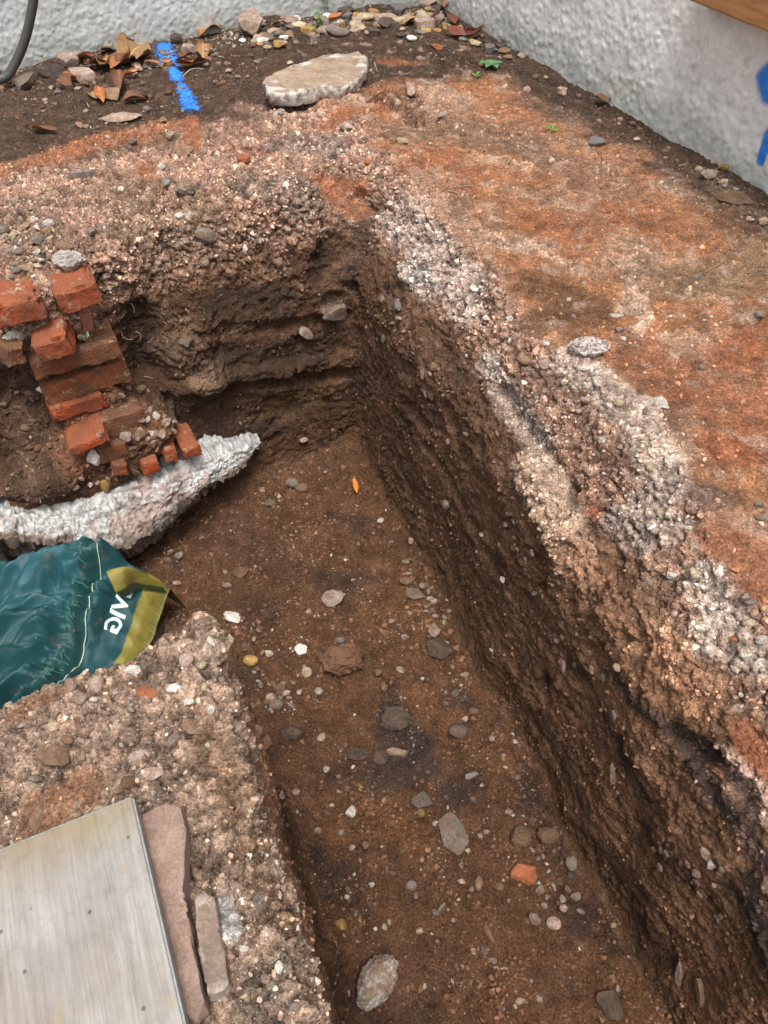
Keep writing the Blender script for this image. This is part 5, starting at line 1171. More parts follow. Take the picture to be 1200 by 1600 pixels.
def into(o, par):
    bpy.context.view_layer.update(); o.parent = par; o.matrix_parent_inverse = par.matrix_world.inverted(); return o
bpy.context.view_layer.update()
def brick(TL, TR, w, h, dep, mk, yaw=0, label=None, chip=.006, seed=1, par=FOOT, endcut=None):
    u0, z0 = onF(*TL, w); u1, z1 = onF(*TR, w); L = math.hypot(u1 - u0, z1 - z0); roll = math.atan2(z1 - z0, u1 - u0)
    nx, ny, nz = max(6, int(L / .0055)), max(6, int(dep / .0075)), max(5, int(h / .0055))
    bm = bmesh.new(); bmesh.ops.create_cube(bm, size=1)
    me = bpy.data.meshes.new('brick'); bm.free()
    V = []; idx = {}; F = []
    def vid(i, j, k):
        t = (i, j, k)
        if t not in idx: idx[t] = len(V); V.append((i / nx, j / ny, k / nz))
        return idx[t]
    for i in range(nx):
        for j in range(ny):
            F.append((vid(i, j, 0), vid(i, j+1, 0), vid(i+1, j+1, 0), vid(i+1, j, 0))); F.append((vid(i, j, nz), vid(i+1, j, nz), vid(i+1, j+1, nz), vid(i, j+1, nz)))
        for k in range(nz):
            F.append((vid(i, 0, k), vid(i+1, 0, k), vid(i+1, 0, k+1), vid(i, 0, k+1))); F.append((vid(i, ny, k), vid(i, ny, k+1), vid(i+1, ny, k+1), vid(i+1, ny, k)))
    for j in range(ny):
        for k in range(nz):
            F.append((vid(0, j, k), vid(0, j, k+1), vid(0, j+1, k+1), vid(0, j+1, k))); F.append((vid(nx, j, k), vid(nx, j+1, k), vid(nx, j+1, k+1), vid(nx, j, k+1)))
    V = np.array(V, np.float32); D = np.array([L, dep, h], np.float32); P = (V - [0, 0, 1]) * D     # x 0..L, y 0 (front) .. dep, z -h..0
    cen_ = np.array([L / 2, dep / 2, -h / 2]); q = (P - cen_) / (D / 2)
    # rounded, chipped arrises
    ex = np.sort(np.abs(q), axis=1)[:, 1]                         # second largest: near an edge when ~1
    S = P + seed * 3.1
    chipn = np.clip(fbm(S, 30, seed, 3) + .12, 0, 1)
    pull = np.clip((ex - .72) / .28, 0, 1) ** 2 * (chip * .30 + chip * 2.6 * chipn)
    P = P - q / np.maximum(np.linalg.norm(q, axis=1, keepdims=True), .1) * pull[:, None]
    P += (q / np.maximum(np.linalg.norm(q, axis=1, keepdims=True), .1)) * (.0022 * fbm(S, 45, seed + 3, 3) + .0016 * gn(S, 120, seed + 5) + .0045 * fbm(S, 16, seed + 11, 2))[:, None]
    if endcut:                                                    # broken end: (side, depth)
        sgn, amt = endcut; xx = P[:, 0] if sgn > 0 else L - P[:, 0]
        lim = L - amt * (.6 + .9 * fbm(np.stack([P[:, 1], P[:, 2], 0 * xx], 1) + seed, 26, seed, 3) + .5 * (P[:, 1] / dep))
        xx = np.minimum(xx, lim); P[:, 0] = xx if sgn > 0 else L - xx
    me = npmesh('brick', P, np.array(F), True); me.set_sharp_from_angle(angle=math.radians(38))
    o = link('brick', me, BK[mk])
    org = np.array([*(A0 + a * u0 + nF * w), z0])
    M = frame(org, (*a, 0), (*(-nF), 0), (0, 0, 1)) @ Matrix.Rotation(-roll, 4, 'Y') @ Matrix.Rotation(yaw, 4, 'Z')
    o.matrix_world = M; into(o, par)
    if label: o['label'] = label
    return o
brick((-22, 482), (66, 461), .082, .050, .10, 'o', 0, 'left brick of the top course', .010, 2)
brick((84, 462), (151, 441), .090, .048, .10, 'o', .03, 'clean bright orange brick of the top course', .010, 3)
brick((122, 488), (146, 485), .05, .05, .05, 'p', .1, 'pink broken stump of brick', .007, 4)
brick((44, 543), (107, 514), .10, .045, .10, 'o', -.25, 'broken brick with orange fracture', .010, 5, endcut=(1, .016))
brick((10, 546), (44, 543), .094, .045, .10, 'd', .35, 'dark header beside the fracture', .006, 6)
brick((46, 568), (184, 532), .070, .042, .10, 'd', 0, 'long stretcher stained brown', .004, 7)
brick((62, 606), (196, 562), .052, .056, .10, 'd', 0, None, .004, 8)
brick((76, 641), (168, 612), .062, .040, .10, 'o', .02, 'orange brick under the long stretchers', .006, 9, endcut=(1, .02))
brick((104, 703), (160, 672), .115, .030, .10, 'o', -.1, 'low orange brick edge with dusty top', .006, 10)
brick((158, 655), (225, 640), .085, .060, .09, 'd', .05, None, .007, 11)
brick((150, 700), (200, 690), .10, .050, .08, 'd', .0, None, .009, 12)
brick((176, 729), (200, 724), .118, .034, .09, 'd', .0, None, .006, 13)
brick((221, 726), (248, 719), .118, .034, .09, 'o', .05, None, .005, 14)
brick((256, 706), (277, 701), .108, .036, .09, 'o', .0, None, .005, 15)
brick((285, 704), (314, 695), .112, .034, .09, 'o', .05, 'last header brick, wet bright orange', .004, 16)
print('bricks', round(time.time() - T0, 1))

# ------------------------------------------------------------------ white concrete strip under the bricks
rear = [(-70, 826, .14), (0, 808, .13), (60, 801, .12), (140, 780, .11), (200, 762, .11), (260, 745, .105), (320, 722, .085), (370, 704, .05), (406, 692, .02)]
front = [(-70, 850, .19), (0, 838, .19), (50, 842, .195), (100, 852, .205), (150, 862, .21), (205, 852, .205), (245, 826, .18), (285, 788, .155), (330, 757, .115), (372, 736, .08), (408, 700, .03)]
def curve3(pts, n, on_face=False):
    if on_face: P = []; [P.append((lambda uz, w: [*(A0 + a * uz[0] + nF * w), uz[1]])(onF(p[0], p[1], p[2]), p[2])) for p in pts]; P = np.array(P)
    else: P = np.array([atz(p[0], p[1], p[2]) for p in pts])
    L = np.r_[0, np.cumsum(np.linalg.norm(np.diff(P, axis=0), axis=1))]; t = np.linspace(0, L[-1], n)
    return np.stack([np.interp(t, L, P[:, k]) for k in range(3)], 1)
nu, nv = 240, 46
nF3 = np.array([*nF, 0.])
Rr, Fr_ = curve3(rear, nu, True), curve3(front, nu, True)
for _ in range(2): Fr_[1:-1] = Fr_[1:-1] * .5 + (Fr_[:-2] + Fr_[2:]) * .25
Fr_ = Fr_ + nF3 * (.012 * fbm(Fr_, 22, 531, 3))[:, None] + np.array([0, 0, 1]) * (.006 * fbm(Fr_, 30, 533, 2))[:, None]
rows = []
for j in range(nv):
    t = j / (nv - 1)
    if t < .12: s = t / .12; rows.append(Rr - nF3 * .10 * (1 - s) + np.array([0, 0, .0]) * s)
    elif t < .62: s = (t - .12) / .5; rows.append(Rr * (1 - s) + Fr_ * s + np.array([0, 0, .004]) * math.sin(s * math.pi))
    else:
        s = (t - .62) / .38; fl_ = Fr_.copy(); tp_ = sstep(.55, .8, np.linspace(0, 1, nu)); fl_[:, 2] = (FL - .03) * (1 - tp_) + (Fr_[:, 2] - .05) * tp_; fl_ -= nF3 * (.15 + .0 * tp_[:, None])
        rows.append(Fr_ * (1 - s) + fl_ * s + nF3 * .004 * math.sin(s * math.pi) - np.array([0, 0, .030]) * min(1, s * 5) * (1 - s))
V = np.stack(rows, 1).reshape(-1, 3).astype(np.float32); I = np.arange(nu * nv).reshape(nu, nv)
F = np.stack([I[:-1, :-1], I[:-1, 1:], I[1:, 1:], I[1:, :-1]], -1).reshape(-1, 4)
Nn = vnormals(V, F)
if Nn[:, 2].mean() < 0: F = F[:, ::-1]; Nn = -Nn
loc = np.stack([(V[:, :2] - A0) @ a + V[:, 2] * .5, V[:, 2] * 1.0 - ((V[:, :2] - A0) @ nF) * .6, 0 * V[:, 0]], 1)
ft_ridge = gn(loc, (26, 110, 1), 501); ft2 = fbm(V, 30, 505, 3)
f4_, f5_, fk_ = worley(V + .012 * ft2[:, None], (17, 24, 40), 517); f1_, f2_, fi_ = worley(V + .01 * ft2[:, None], (46, 80, 110), 513); fg = np.clip((f2_ - f1_) / .3, 0, 1)
dsp = .0030 * ft_ridge + .009 * ft2 + .003 * gn(V, 120, 509) + .004 * fbm(V, 12, 511, 2) + .0050 * (fg - .6 + .6 * (fi_ - .5)) + .016 * (fk_ - .5) * np.clip((f5_ - f4_) / .12, 0, 1)
V2 = V + Nn * dsp[:, None]
me = npmesh('concrete_strip', V2, F); me.set_sharp_from_angle(angle=math.radians(34))
tpos = np.tile(np.arange(nv) / (nv - 1), nu); ul = np.repeat(np.linspace(0, 1, nu), nv)
wh = np.array([.60, .59, .57]); cc = np.tile(wh, (len(V), 1))
w = .85 * sstep(.0, .35, fbm(V, 30, 515, 4) + .42 * np.exp(-((ul - .52) / .15) ** 2) + .25 * sstep(.35, .55, tpos) - .16)[:, None]; cc = cc * (1 - w) + np.array([.42, .29, .23]) * w
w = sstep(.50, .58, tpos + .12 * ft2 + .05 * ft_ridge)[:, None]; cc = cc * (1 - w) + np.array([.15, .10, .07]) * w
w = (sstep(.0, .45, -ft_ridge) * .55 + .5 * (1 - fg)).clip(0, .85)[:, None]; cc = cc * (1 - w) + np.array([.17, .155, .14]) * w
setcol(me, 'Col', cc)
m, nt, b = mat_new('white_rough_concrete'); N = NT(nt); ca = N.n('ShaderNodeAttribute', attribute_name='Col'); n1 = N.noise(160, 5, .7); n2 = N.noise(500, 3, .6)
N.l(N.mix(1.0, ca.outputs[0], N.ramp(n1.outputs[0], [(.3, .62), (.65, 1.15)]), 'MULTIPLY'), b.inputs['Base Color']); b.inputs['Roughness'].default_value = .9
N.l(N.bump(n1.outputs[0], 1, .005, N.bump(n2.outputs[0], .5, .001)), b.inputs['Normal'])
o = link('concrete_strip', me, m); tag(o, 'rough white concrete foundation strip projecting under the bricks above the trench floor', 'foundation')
print('footing', round(time.time() - T0, 1))

# ------------------------------------------------------------------ green woven bag
bag = empty('bag', (-.75, .8, FL)); tag(bag, 'crumpled green woven rubble bag with yellow band lying in the left arm of the trench', 'bag')
back = [(-260, 985, -.54), (-100, 935, -.50), (0, 902, -.47), (60, 890, -.455), (120, 868, -.44), (160, 868, -.445), (195, 880, -.47), (235, 900, -.505), (264, 914, -.53)]
nu, nv = 300, 170
Bk = curve3(back, nu)
for _ in range(10): Bk[1:-1] = Bk[1:-1] * .5 + (Bk[:-2] + Bk[2:]) * .25
near = Bk.copy(); mouth_near = atz(300, 1085, -.56); off_near = np.array([*(-nF * -.46), 0])
near = Bk + np.array([.05, -.36, 0]) + np.array([*(-a * .10), 0]) * 1; near[:, 2] = -.50
V = np.zeros((nu, nv, 3)); tq = np.linspace(0, 1, nv)
for j, t in enumerate(tq):
    if t < .10: s = t / .10; V[:, j] = Bk + (1 - s) * np.array([.01, .03, -.13])
    elif t < .93: s = (t - .10) / .83; V[:, j] = Bk * (1 - s) + near * s
    else: s = (t - .93) / .07; V[:, j] = near + s * np.array([0, -.02, -.15])
S_, T_ = np.meshgrid(np.linspace(0, 1, nu), tq, indexing='ij')
lenS = np.linalg.norm(np.diff(Bk, axis=0), axis=1).sum(); U_ = (1 - S_) * lenS            # metres from the mouth of the bag
Tm = T_ * .42
mid = np.sin(np.clip((T_ - .08) / .86, 0, 1) * math.pi)
body = sstep(.10, .22, U_)
G = np.stack([U_.ravel(), Tm.ravel(), np.zeros(U_.size)], 1).astype(np.float32)
Gw = G + .035 * np.stack([gn(G, 7, 601), gn(G, 7, 603), np.zeros(len(G))], 1)
def fold(f, s, sharp=1.): return 1 - np.abs(gn(Gw, f, s)) * 2
ang = math.radians(18); Gr = np.stack([Gw[:, 0] * math.cos(ang) + Gw[:, 1] * math.sin(ang), -Gw[:, 0] * math.sin(ang) + Gw[:, 1] * math.cos(ang), 0 * Gw[:, 0]], 1)
hz = .030 * gn(Gw, (5, 9, 1), 611) + .034 * np.clip(1 - np.abs(gn(Gr, (3.2, 11, 1), 613)) * 3.2, -1, 1) + .016 * np.clip(1 - np.abs(gn(Gr, (7, 19, 1), 617)) * 3.4, -1, 1) + .010 * np.clip(1 - np.abs(gn(Gw, (11, 15, 1), 618)) * 5.5, -.6, 1) - .012 * np.clip(1 - np.abs(gn(Gr, (5, 9, 1), 628)) * 7, 0, 1) + .004 * np.clip(1 - np.abs(gn(Gw, (30, 34, 1), 629)) * 4, -.6, 1) + .0035 * gn(Gw, (14, 50, 1), 619) + .002 * gn(Gw, (50, 40, 1), 620)
q1, _, _ = worley(Gw * [1, 1.5, 1], 8, 661); q2, _, _ = worley(Gw * [1, 1.2, 1] + .01, 19, 663)
hz = hz + .045 * (q1 - .45) + .016 * (q2 - .45)
hz = hz.reshape(nu, nv)
# long roll along the back edge, gathered seam, pocket in the middle
hz += .045 * np.exp(-((T_ - .13) / .05) ** 2) * body
hz -= .045 * np.exp(-(((T_ - .30) / .07) ** 2)) * body * (1 - sstep(.5, .25, U_) * .3)
hz += .020 * mid * body
seamd = np.abs(U_ - .155 - .012 * np.sin(T_ * 9))
hz += .012 * np.exp(-(seamd / .010) ** 2) - .012 * np.exp(-((U_ - .132 - .012 * np.sin(T_ * 9)) / .008) ** 2)
hz += .0045 * np.sin(T_ * 240 + 3 * gn(G, 30, 631).reshape(nu, nv)) * np.exp(-((U_ - .165) / .030) ** 2)          # gathers at the seam
flat = sstep(.118, .09, U_)
hz = hz * (1 - flat * .82)
hz += -.02 * sstep(.03, 0, U_)
V[:, :, 2] += hz
Vf = V.reshape(-1, 3).astype(np.float32); I = np.arange(nu * nv).reshape(nu, nv); F = np.stack([I[:-1, :-1], I[:-1, 1:], I[1:, 1:], I[1:, :-1]], -1).reshape(-1, 4)
if vnormals(Vf, F)[:, 2].mean() < 0: F = F[:, ::-1]
me = npmesh('bag_cloth', Vf, F)
U1, T1 = U_.ravel(), T_.ravel(); nse = gn(G, 60, 641)
tl = np.tile(np.array([.004, .040, .043]), (len(Vf), 1)) * (1 + .25 * fbm(G, 9, 643, 3))[:, None]
dk_ = (sstep(.02, .0, np.abs(U1 - .145 - .012 * np.sin(T1 * 9)) - .012) * .6)[:, None]; tl = tl * (1 - dk_) + np.array([.010, .05, .04]) * dk_
lt = (sstep(.15, .5, gn(G, 5, 645)) * .55 * (U1 > .17))[:, None]; tl = tl * (1 - lt) + np.array([.018, .085, .10]) * lt
yw = sstep(.046, .042, U1 + .002 * nse)[:, None]; tl = tl * (1 - yw) + np.array([.22, .17, .012]) * yw * (1 + .15 * nse[:, None])
st = ((sstep(.0055, .002, np.abs(U1 - .006)) * (np.sin(T1 * 300) > .2)) * .7)[:, None]; tl = tl * (1 - st) + np.array([.05, .09, .07]) * st
setcol(me, 'Col', np.clip(tl, .003, 1))
uvl = me.attributes.new('weave', 'FLOAT_VECTOR', 'POINT'); uvl.data.foreach_set('vector', G.ravel())
def cloth_mat():
    m, nt, b = mat_new('woven_plastic'); N = NT(nt); ca = N.n('ShaderNodeAttribute', attribute_name='Col'); wv = N.n('ShaderNodeAttribute', attribute_name='weave')
    sx = N.n('ShaderNodeSeparateXYZ'); N.l(wv.outputs['Vector'], sx.inputs[0])
    s1 = N.math('SINE', N.math('MULTIPLY', sx.outputs['X'], 2100)); s2 = N.math('SINE', N.math('MULTIPLY', sx.outputs['Y'], 2100))
    w = N.math('MULTIPLY', s1, s2); n1 = N.noise(40, 4, .6)
    c = N.mix(N.math('MULTIPLY_ADD', w, .16, .16), ca.outputs[0], (.045, .12, .14)); c = N.mix(1.0, c, N.ramp(n1.outputs[0], [(.3, .8), (.7, 1.15)]), 'MULTIPLY')
    dn = N.noise(28, 5, .7); c = N.mix(N.math('MULTIPLY', N.ramp(dn.outputs[0], [(.56, 0.), (.72, 1.)]), .4), c, (.2, .13, .08))
    N.l(c, b.inputs['Base Color']); b.inputs['Roughness'].default_value = .5; b.inputs['Specular IOR Level'].default_value = .3
    N.l(N.bump(w, .25, .0008, N.bump(n1.outputs[0], .4, .004)), b.inputs['Normal']); return m
CLOTH = cloth_mat()
bc_ = link('bag_cloth', me, CLOTH); into(bc_, bag)
def bagpt(u, t, lift=.0015):
    i = (1 - u / lenS) * (nu - 1); j = t * (nv - 1); i0 = int(np.clip(i, 0, nu - 2)); j0 = int(np.clip(j, 0, nv - 2)); fi, fj = i - i0, j - j0
    P = V[i0, j0] * (1 - fi) * (1 - fj) + V[i0 + 1, j0] * fi * (1 - fj) + V[i0, j0 + 1] * (1 - fi) * fj + V[i0 + 1, j0 + 1] * fi * fj
    e1 = V[i0 + 1, j0] - V[i0, j0]; e2 = V[i0, j0 + 1] - V[i0, j0]; n = np.cross(e1, e2); n /= np.linalg.norm(n); n = n if n[2] > 0 else -n
    return P + n * lift
# printed white letters, laid into the cloth
cu_ = bpy.data.curves.new('letters', 'FONT'); cu_.body = 'LIVIG'; cu_.size = .046; cu_.extrude = 0; cu_.offset = .0012; cu_.space_character = .95
to = bpy.data.objects.new('letters_src', cu_); tm = bpy.data.meshes.new_from_object(to); bpy.data.objects.remove(to)
bm = bmesh.new(); bm.from_mesh(tm); bmesh.ops.triangulate(bm, faces=bm.faces[:]); bmesh.ops.subdivide_edges(bm, edges=bm.edges[:], cuts=2, use_grid_fill=False)
tw = max(v.co.x for v in bm.verts)
for v in bm.verts:
    tt_ = .18 + v.co.x / .42 * 1.0; uu = .062 + v.co.y * 1.0; v.co = Vector(bagpt(uu, tt_, .0022))
m3 = bpy.data.meshes.new('printed_letters'); bm.to_mesh(m3); bm.free()
WHT = simple_mat('white_print', (.55, .66, .68), .5, 0, 60); into(link('printed_letters', m3, WHT), bag)
# folded-over corner flap: yellow outside, dark striped inside
fn, fm = 40, 20; Vp = np.zeros((fn, fm, 3)); colp = np.zeros((fn, fm, 3))
top = [atz(166, 893, -.40), atz(193, 884, -.395), atz(214, 890, -.42), atz(240, 903, -.47), atz(258, 914, -.500)]
bot = [atz(181, 926, -.43), atz(196, 918, -.43), atz(208, 909, -.445), atz(232, 914, -.475), atz(254, 917, -.50)]
def crv(P, n):
    P = np.array(P); t = np.linspace(0, len(P) - 1, n); return np.stack([np.interp(t, np.arange(len(P)), P[:, k]) for k in range(3)], 1)
Tp, Bt = crv(top, fn), crv(bot, fn)
for _ in range(5):
    for Z_ in (Tp, Bt): Z_[1:-1] = Z_[1:-1] * .5 + (Z_[:-2] + Z_[2:]) * .25
for j in range(fm):
    s = j / (fm - 1)
    if s < .7: q_ = s / .7; Vp[:, j] = Tp * (1 - q_) + Bt * q_ + np.array([0, 0, .012]) * math.sin(q_ * math.pi); colp[:, j] = (.22, .165, .012)
    else: q_ = (s - .7) / .3; Vp[:, j] = Bt + np.array([.002, .006, -.03]) * q_; colp[:, j] = (.05, .055, .015)
Vp[:, :, 2] += .003 * gn(Vp.reshape(-1, 3).astype(np.float32), 50, 651).reshape(fn, fm)
I = np.arange(fn * fm).reshape(fn, fm); F = np.stack([I[:-1, :-1], I[:-1, 1:], I[1:, 1:], I[1:, :-1]], -1).reshape(-1, 4)
m4 = npmesh('folded_flap', Vp.reshape(-1, 3), F); setcol(m4, 'Col', colp.reshape(-1, 3)); at = m4.attributes.new('weave', 'FLOAT_VECTOR', 'POINT')
at.data.foreach_set('vector', (Vp.reshape(-1, 3)).astype(np.float32).ravel()); fo = link('folded_flap', m4, CLOTH); into(fo, bag); fo['label'] = 'yellow corner folded over'
def tube(name, pts, rad, mat, parent=None, sides=7, taper=None):
    P = np.array(pts, float); n = len(P); V = []; prev = None
    for i in range(n):
        t = P[min(i + 1, n - 1)] - P[max(i - 1, 0)]; t /= np.linalg.norm(t) + 1e-9
        ref = np.array([0, 0, 1.]) if abs(t[2]) < .9 else np.array([1., 0, 0])
        if prev is None: x_ = np.cross(t, ref)
        else: x_ = prev - t * (prev @ t)
        x_ /= np.linalg.norm(x_) + 1e-9; prev = x_; y_ = np.cross(t, x_); r = rad * (1 if taper is None else 1 - taper * i / (n - 1))
        for k in range(sides): an = 2 * math.pi * k / sides; V.append(P[i] + (x_ * math.cos(an) + y_ * math.sin(an)) * r)
    F = [(i * sides + k, i * sides + (k + 1) % sides, (i + 1) * sides + (k + 1) % sides, (i + 1) * sides + k) for i in range(n - 1) for k in range(sides)]
    return link(name, npmesh(name, V, F), mat, parent)
def smoothpath(pts, m=6):
    P = [Vector(p) for p in pts]; out = []
    for i in range(len(P) - 1):
        p0, p1, p2, p3 = P[max(i - 1, 0)], P[i], P[i + 1], P[min(i + 2, len(P) - 1)]
        for k in range(m):
            t = k / m; out.append(.5 * ((2 * p1) + (-p0 + p2) * t + (2 * p0 - 5 * p1 + 4 * p2 - p3) * t * t + (-p0 + 3 * p1 - 3 * p2 + p3) * t ** 3))
    out.append(P[-1]); return [tuple(v) for v in out]
THR = simple_mat('green_thread', (.05, .16, .12), .7, 0, 60); PTH = simple_mat('pale_thread', (.35, .42, .33), .7, 0, 60)
into(tube('seam_thread', [bagpt(.128 + .012 * math.sin(t * 9), t, .003) for t in np.linspace(.12, .9, 60)], .0011, PTH, None, 5), bag)
bmv = []
for k in range(110):                     # frayed threads at the gathered seam: one part
    t = random.uniform(.1, .9); u = .150 + .012 * math.sin(t * 9) + random.uniform(-.004, .010); p = bagpt(u, t, .002); q = bagpt(u + random.uniform(-.009, .009), min(max(t + random.uniform(-.012, .012), 0), 1), random.uniform(.003, .007))
    bmv.append((p, (p + q) / 2 + np.array([0, 0, .003]), q))
VV, FF = [], []
for p, c, q in bmv:
    o_ = len(VV); wv_ = np.array([.0005, .0003, 0])
    for z_ in (p, c, q): VV += [z_ - wv_, z_ + wv_]
    FF += [(o_, o_ + 1, o_ + 3, o_ + 2), (o_ + 2, o_ + 3, o_ + 5, o_ + 4)]
fr = link('frayed_threads', npmesh('frayed_threads', VV, FF), THR); into(fr, bag); fr['kind'] = 'stuff'
print('bag', round(time.time() - T0, 1))

# ------------------------------------------------------------------ hose, paint on the ground, leaves, twigs, plants
HOSE = simple_mat('grey_rubber_hose', (.055, .052, .048), .5, .0006, 120)
hp = []
for (px, py, yoff) in ((62, -60, .16), (54, -10, .155), (47, 30, .15), (38, 65, .145), (24, 98, .14), (6, 122, .14), (-30, 140, .14)):
    d = ray(px, py); t = (yoff - ((CAM[:2] - KC) @ nF)) / (d[:2] @ nF); P = CAM + d * t; hp.append(tuple(P))
hp[-1] = (hp[-1][0], hp[-1][1], .02)
o = tube('hose', smoothpath(hp), .0115, HOSE, None, 12); tag(o, 'dark grey flexible pipe hanging down to the ground in the top left corner', 'pipe')
def ground_path(pts): return [tuple(hit(*p)[0]) for p in pts]
g = ground_path([(256, 72), (262, 92), (272, 112), (277, 122)]); k0 = depth_of(g[0]) / FPX
o = drape(TERR[0], 'paint_mark', g, [12 * k0, 14 * k0, 7 * k0, 10 * k0], SOILPAINT, .0022, None, .66); tag(o, 'upper blob of bright blue marking paint on the soil', 'paint mark')
g = ground_path([(282, 132), (290, 150), (298, 170)]); o = drape(TERR[0], 'paint_mark', g, [6 * k0, 9 * k0, 11 * k0], SOILPAINT, .0022, None, .68); tag(o, 'lower streak of bright blue marking paint running to the crumbly bank', 'paint mark')

def leaf_mesh(seed):
    rg_ = random.Random(seed); n, m_ = 12, 6; V = []; curl = rg_.uniform(.5, 2.2); bend = rg_.uniform(-1.2, 1.2); wv_ = rg_.uniform(0, 6)
    for i in range(n + 1):
        t = i / n; w = math.sin(math.pi * min(1, t ** .85)) ** .75 * .24 * (1 - .25 * t) + .004
        for j in range(m_ + 1):
            s = j / m_ * 2 - 1; an = s * curl
            xx = t - .5; yy = w * math.sin(an) / max(curl, .3) * 1.5; zz = w * (1 - math.cos(an)) / curl + .06 * math.sin(t * 7 + wv_) * s + bend * .18 * (t - .5) ** 2 * 2 - .015 * (abs(s) < .05)
            V.append((xx, yy, zz))
    F = [(i * (m_ + 1) + j, (i + 1) * (m_ + 1) + j, (i + 1) * (m_ + 1) + j + 1, i * (m_ + 1) + j + 1) for i in range(n) for j in range(m_)]
    me = npmesh('leaf', V, F); return me
def leaf_mat(name, c1, c2):
    m, nt, b = mat_new(name); N = NT(nt); oi = N.n('ShaderNodeObjectInfo'); n1 = N.noise(70, 5, .65); tc = N.n('ShaderNodeTexCoord'); sx = N.n('ShaderNodeSeparateXYZ'); N.l(tc.outputs['Object'], sx.inputs[0])
    c = N.mix(N.ramp(n1.outputs[0], [(.3, 0.), (.7, 1.)]), c1, c2); rib = N.math('LESS_THAN', N.math('ABSOLUTE', sx.outputs['Y']), .012)
    c = N.mix(N.math('MULTIPLY', rib, .5), c, tuple(min(1, x * 1.9) for x in c1)); N.l(c, b.inputs['Base Color']); b.inputs['Roughness'].default_value = .42
    N.l(N.bump(n1.outputs[0], .4, .002), b.inputs['Normal']); return m
LM = {'b': leaf_mat('brown_dead_leaf', (.16, .065, .028), (.09, .04, .022)), 'o': leaf_mat('orange_dead_leaf', (.36, .13, .035), (.22, .075, .025)),
      'r': leaf_mat('red_brown_dead_leaf', (.17, .045, .025), (.09, .028, .018)), 't': leaf_mat('tan_dead_leaf', (.32, .18, .075), (.18, .09, .035)), 'y': leaf_mat('yellow_orange_leaf', (.50, .21, .03), (.38, .13, .03))}
LMS = [leaf_mesh(s) for s in range(8)]
LW = {'b': 'brown', 'o': 'orange-brown', 'r': 'dark red-brown', 't': 'tan', 'y': 'yellow-orange'}
LEAVES = [(133,97,30,.5,'r'),(157,107,26,1.2,'b'),(165,110,24,1.6,'t'),(178,96,26,.2,'b'),(190,105,30,.9,'o'),(200,100,26,1.5,'b'),(206,122,26,.3,'o'),(213,84,42,1.4,'t'),(228,66,44,.45,'t'),(216,75,28,1.1,'o'),(113,129,26,-.2,'o'),
 (107,137,28,-.5,'b'),(148,153,20,-.6,'t'),(160,158,22,-.9,'o'),(190,140,30,-1.1,'b'),(214,158,32,.5,'b'),(240,106,22,0,'t'),(288,99,26,.0,'r'),(300,105,28,.5,'o'),(314,104,26,.3,'r'),(330,54,34,.5,'o'),(318,88,24,-1.2,'t'),(343,52,20,0,'b'),
 (292,108,26,.2,'b'),(72,209,40,-.05,'b'),(713,60,34,-.35,'r'),(741,63,34,.5,'r'),(640,38,26,.4,'t'),(705,34,22,-1.0,'r'),(528,38,32,.3,'o'),(436,42,20,.2,'b'),(795,70,24,-.4,'r'),(693,15,16,1.3,'o'),(170,82,18,.8,'b'),(145,108,18,1.3,'b'),
 (225,98,24,1.3,'t'),(182,118,20,-.4,'r'),(262,105,18,.2,'o'),(203,78,20,1.0,'b'),(236,58,22,.2,'b'),(555,766,15,-1.1,'y'),(940,150+15,24,.1,'b')]
for i, (px, py, L_, an, mk) in enumerate(LEAVES):
    P, n = hit(px, py); k = depth_of(P) / FPX * 1.12; h = n if n[2] < .6 else np.array([0, 0, 1.])
    lb = relabel(px, py, f"{'curled' if i % 3 else 'flat'} {LW[mk]} dead leaf", USED) or relabel(px, py, f"dry {LW[mk]} leaf", USED) or relabel(px, py, f"small {LW[mk]} leaf", USED) or 'dead leaf'
    o = link('leaf', LMS[i % 8], LM[mk], None, True); ww = L_ * k
    an2 = math.atan2(math.sin(an) / .42, math.cos(an)) if n[2] > .6 else an
    ww = ww * math.hypot(math.cos(an), math.sin(an) / .5)
    o.matrix_world = Matrix.Translation(Vector(P) + Vector((0, 0, .010 + .004 * (i % 3)))) @ Matrix.Rotation(an2, 4, 'Z') @ Matrix.Rotation(random.uniform(-.5, .5), 4, 'X') @ Matrix.Rotation(random.uniform(-.25, .25), 4, 'Y') @ Matrix.Diagonal((ww, ww, ww, 1))
    tag(o, lb, 'leaf', 'dead leaves')
TW = {'t': simple_mat('pale_root', (.36, .27, .17), .8, 0, 80), 'b': simple_mat('brown_twig', (.10, .065, .04), .8, 0, 80), 'w': simple_mat('whitish_root', (.50, .44, .34), .8, 0, 80)}
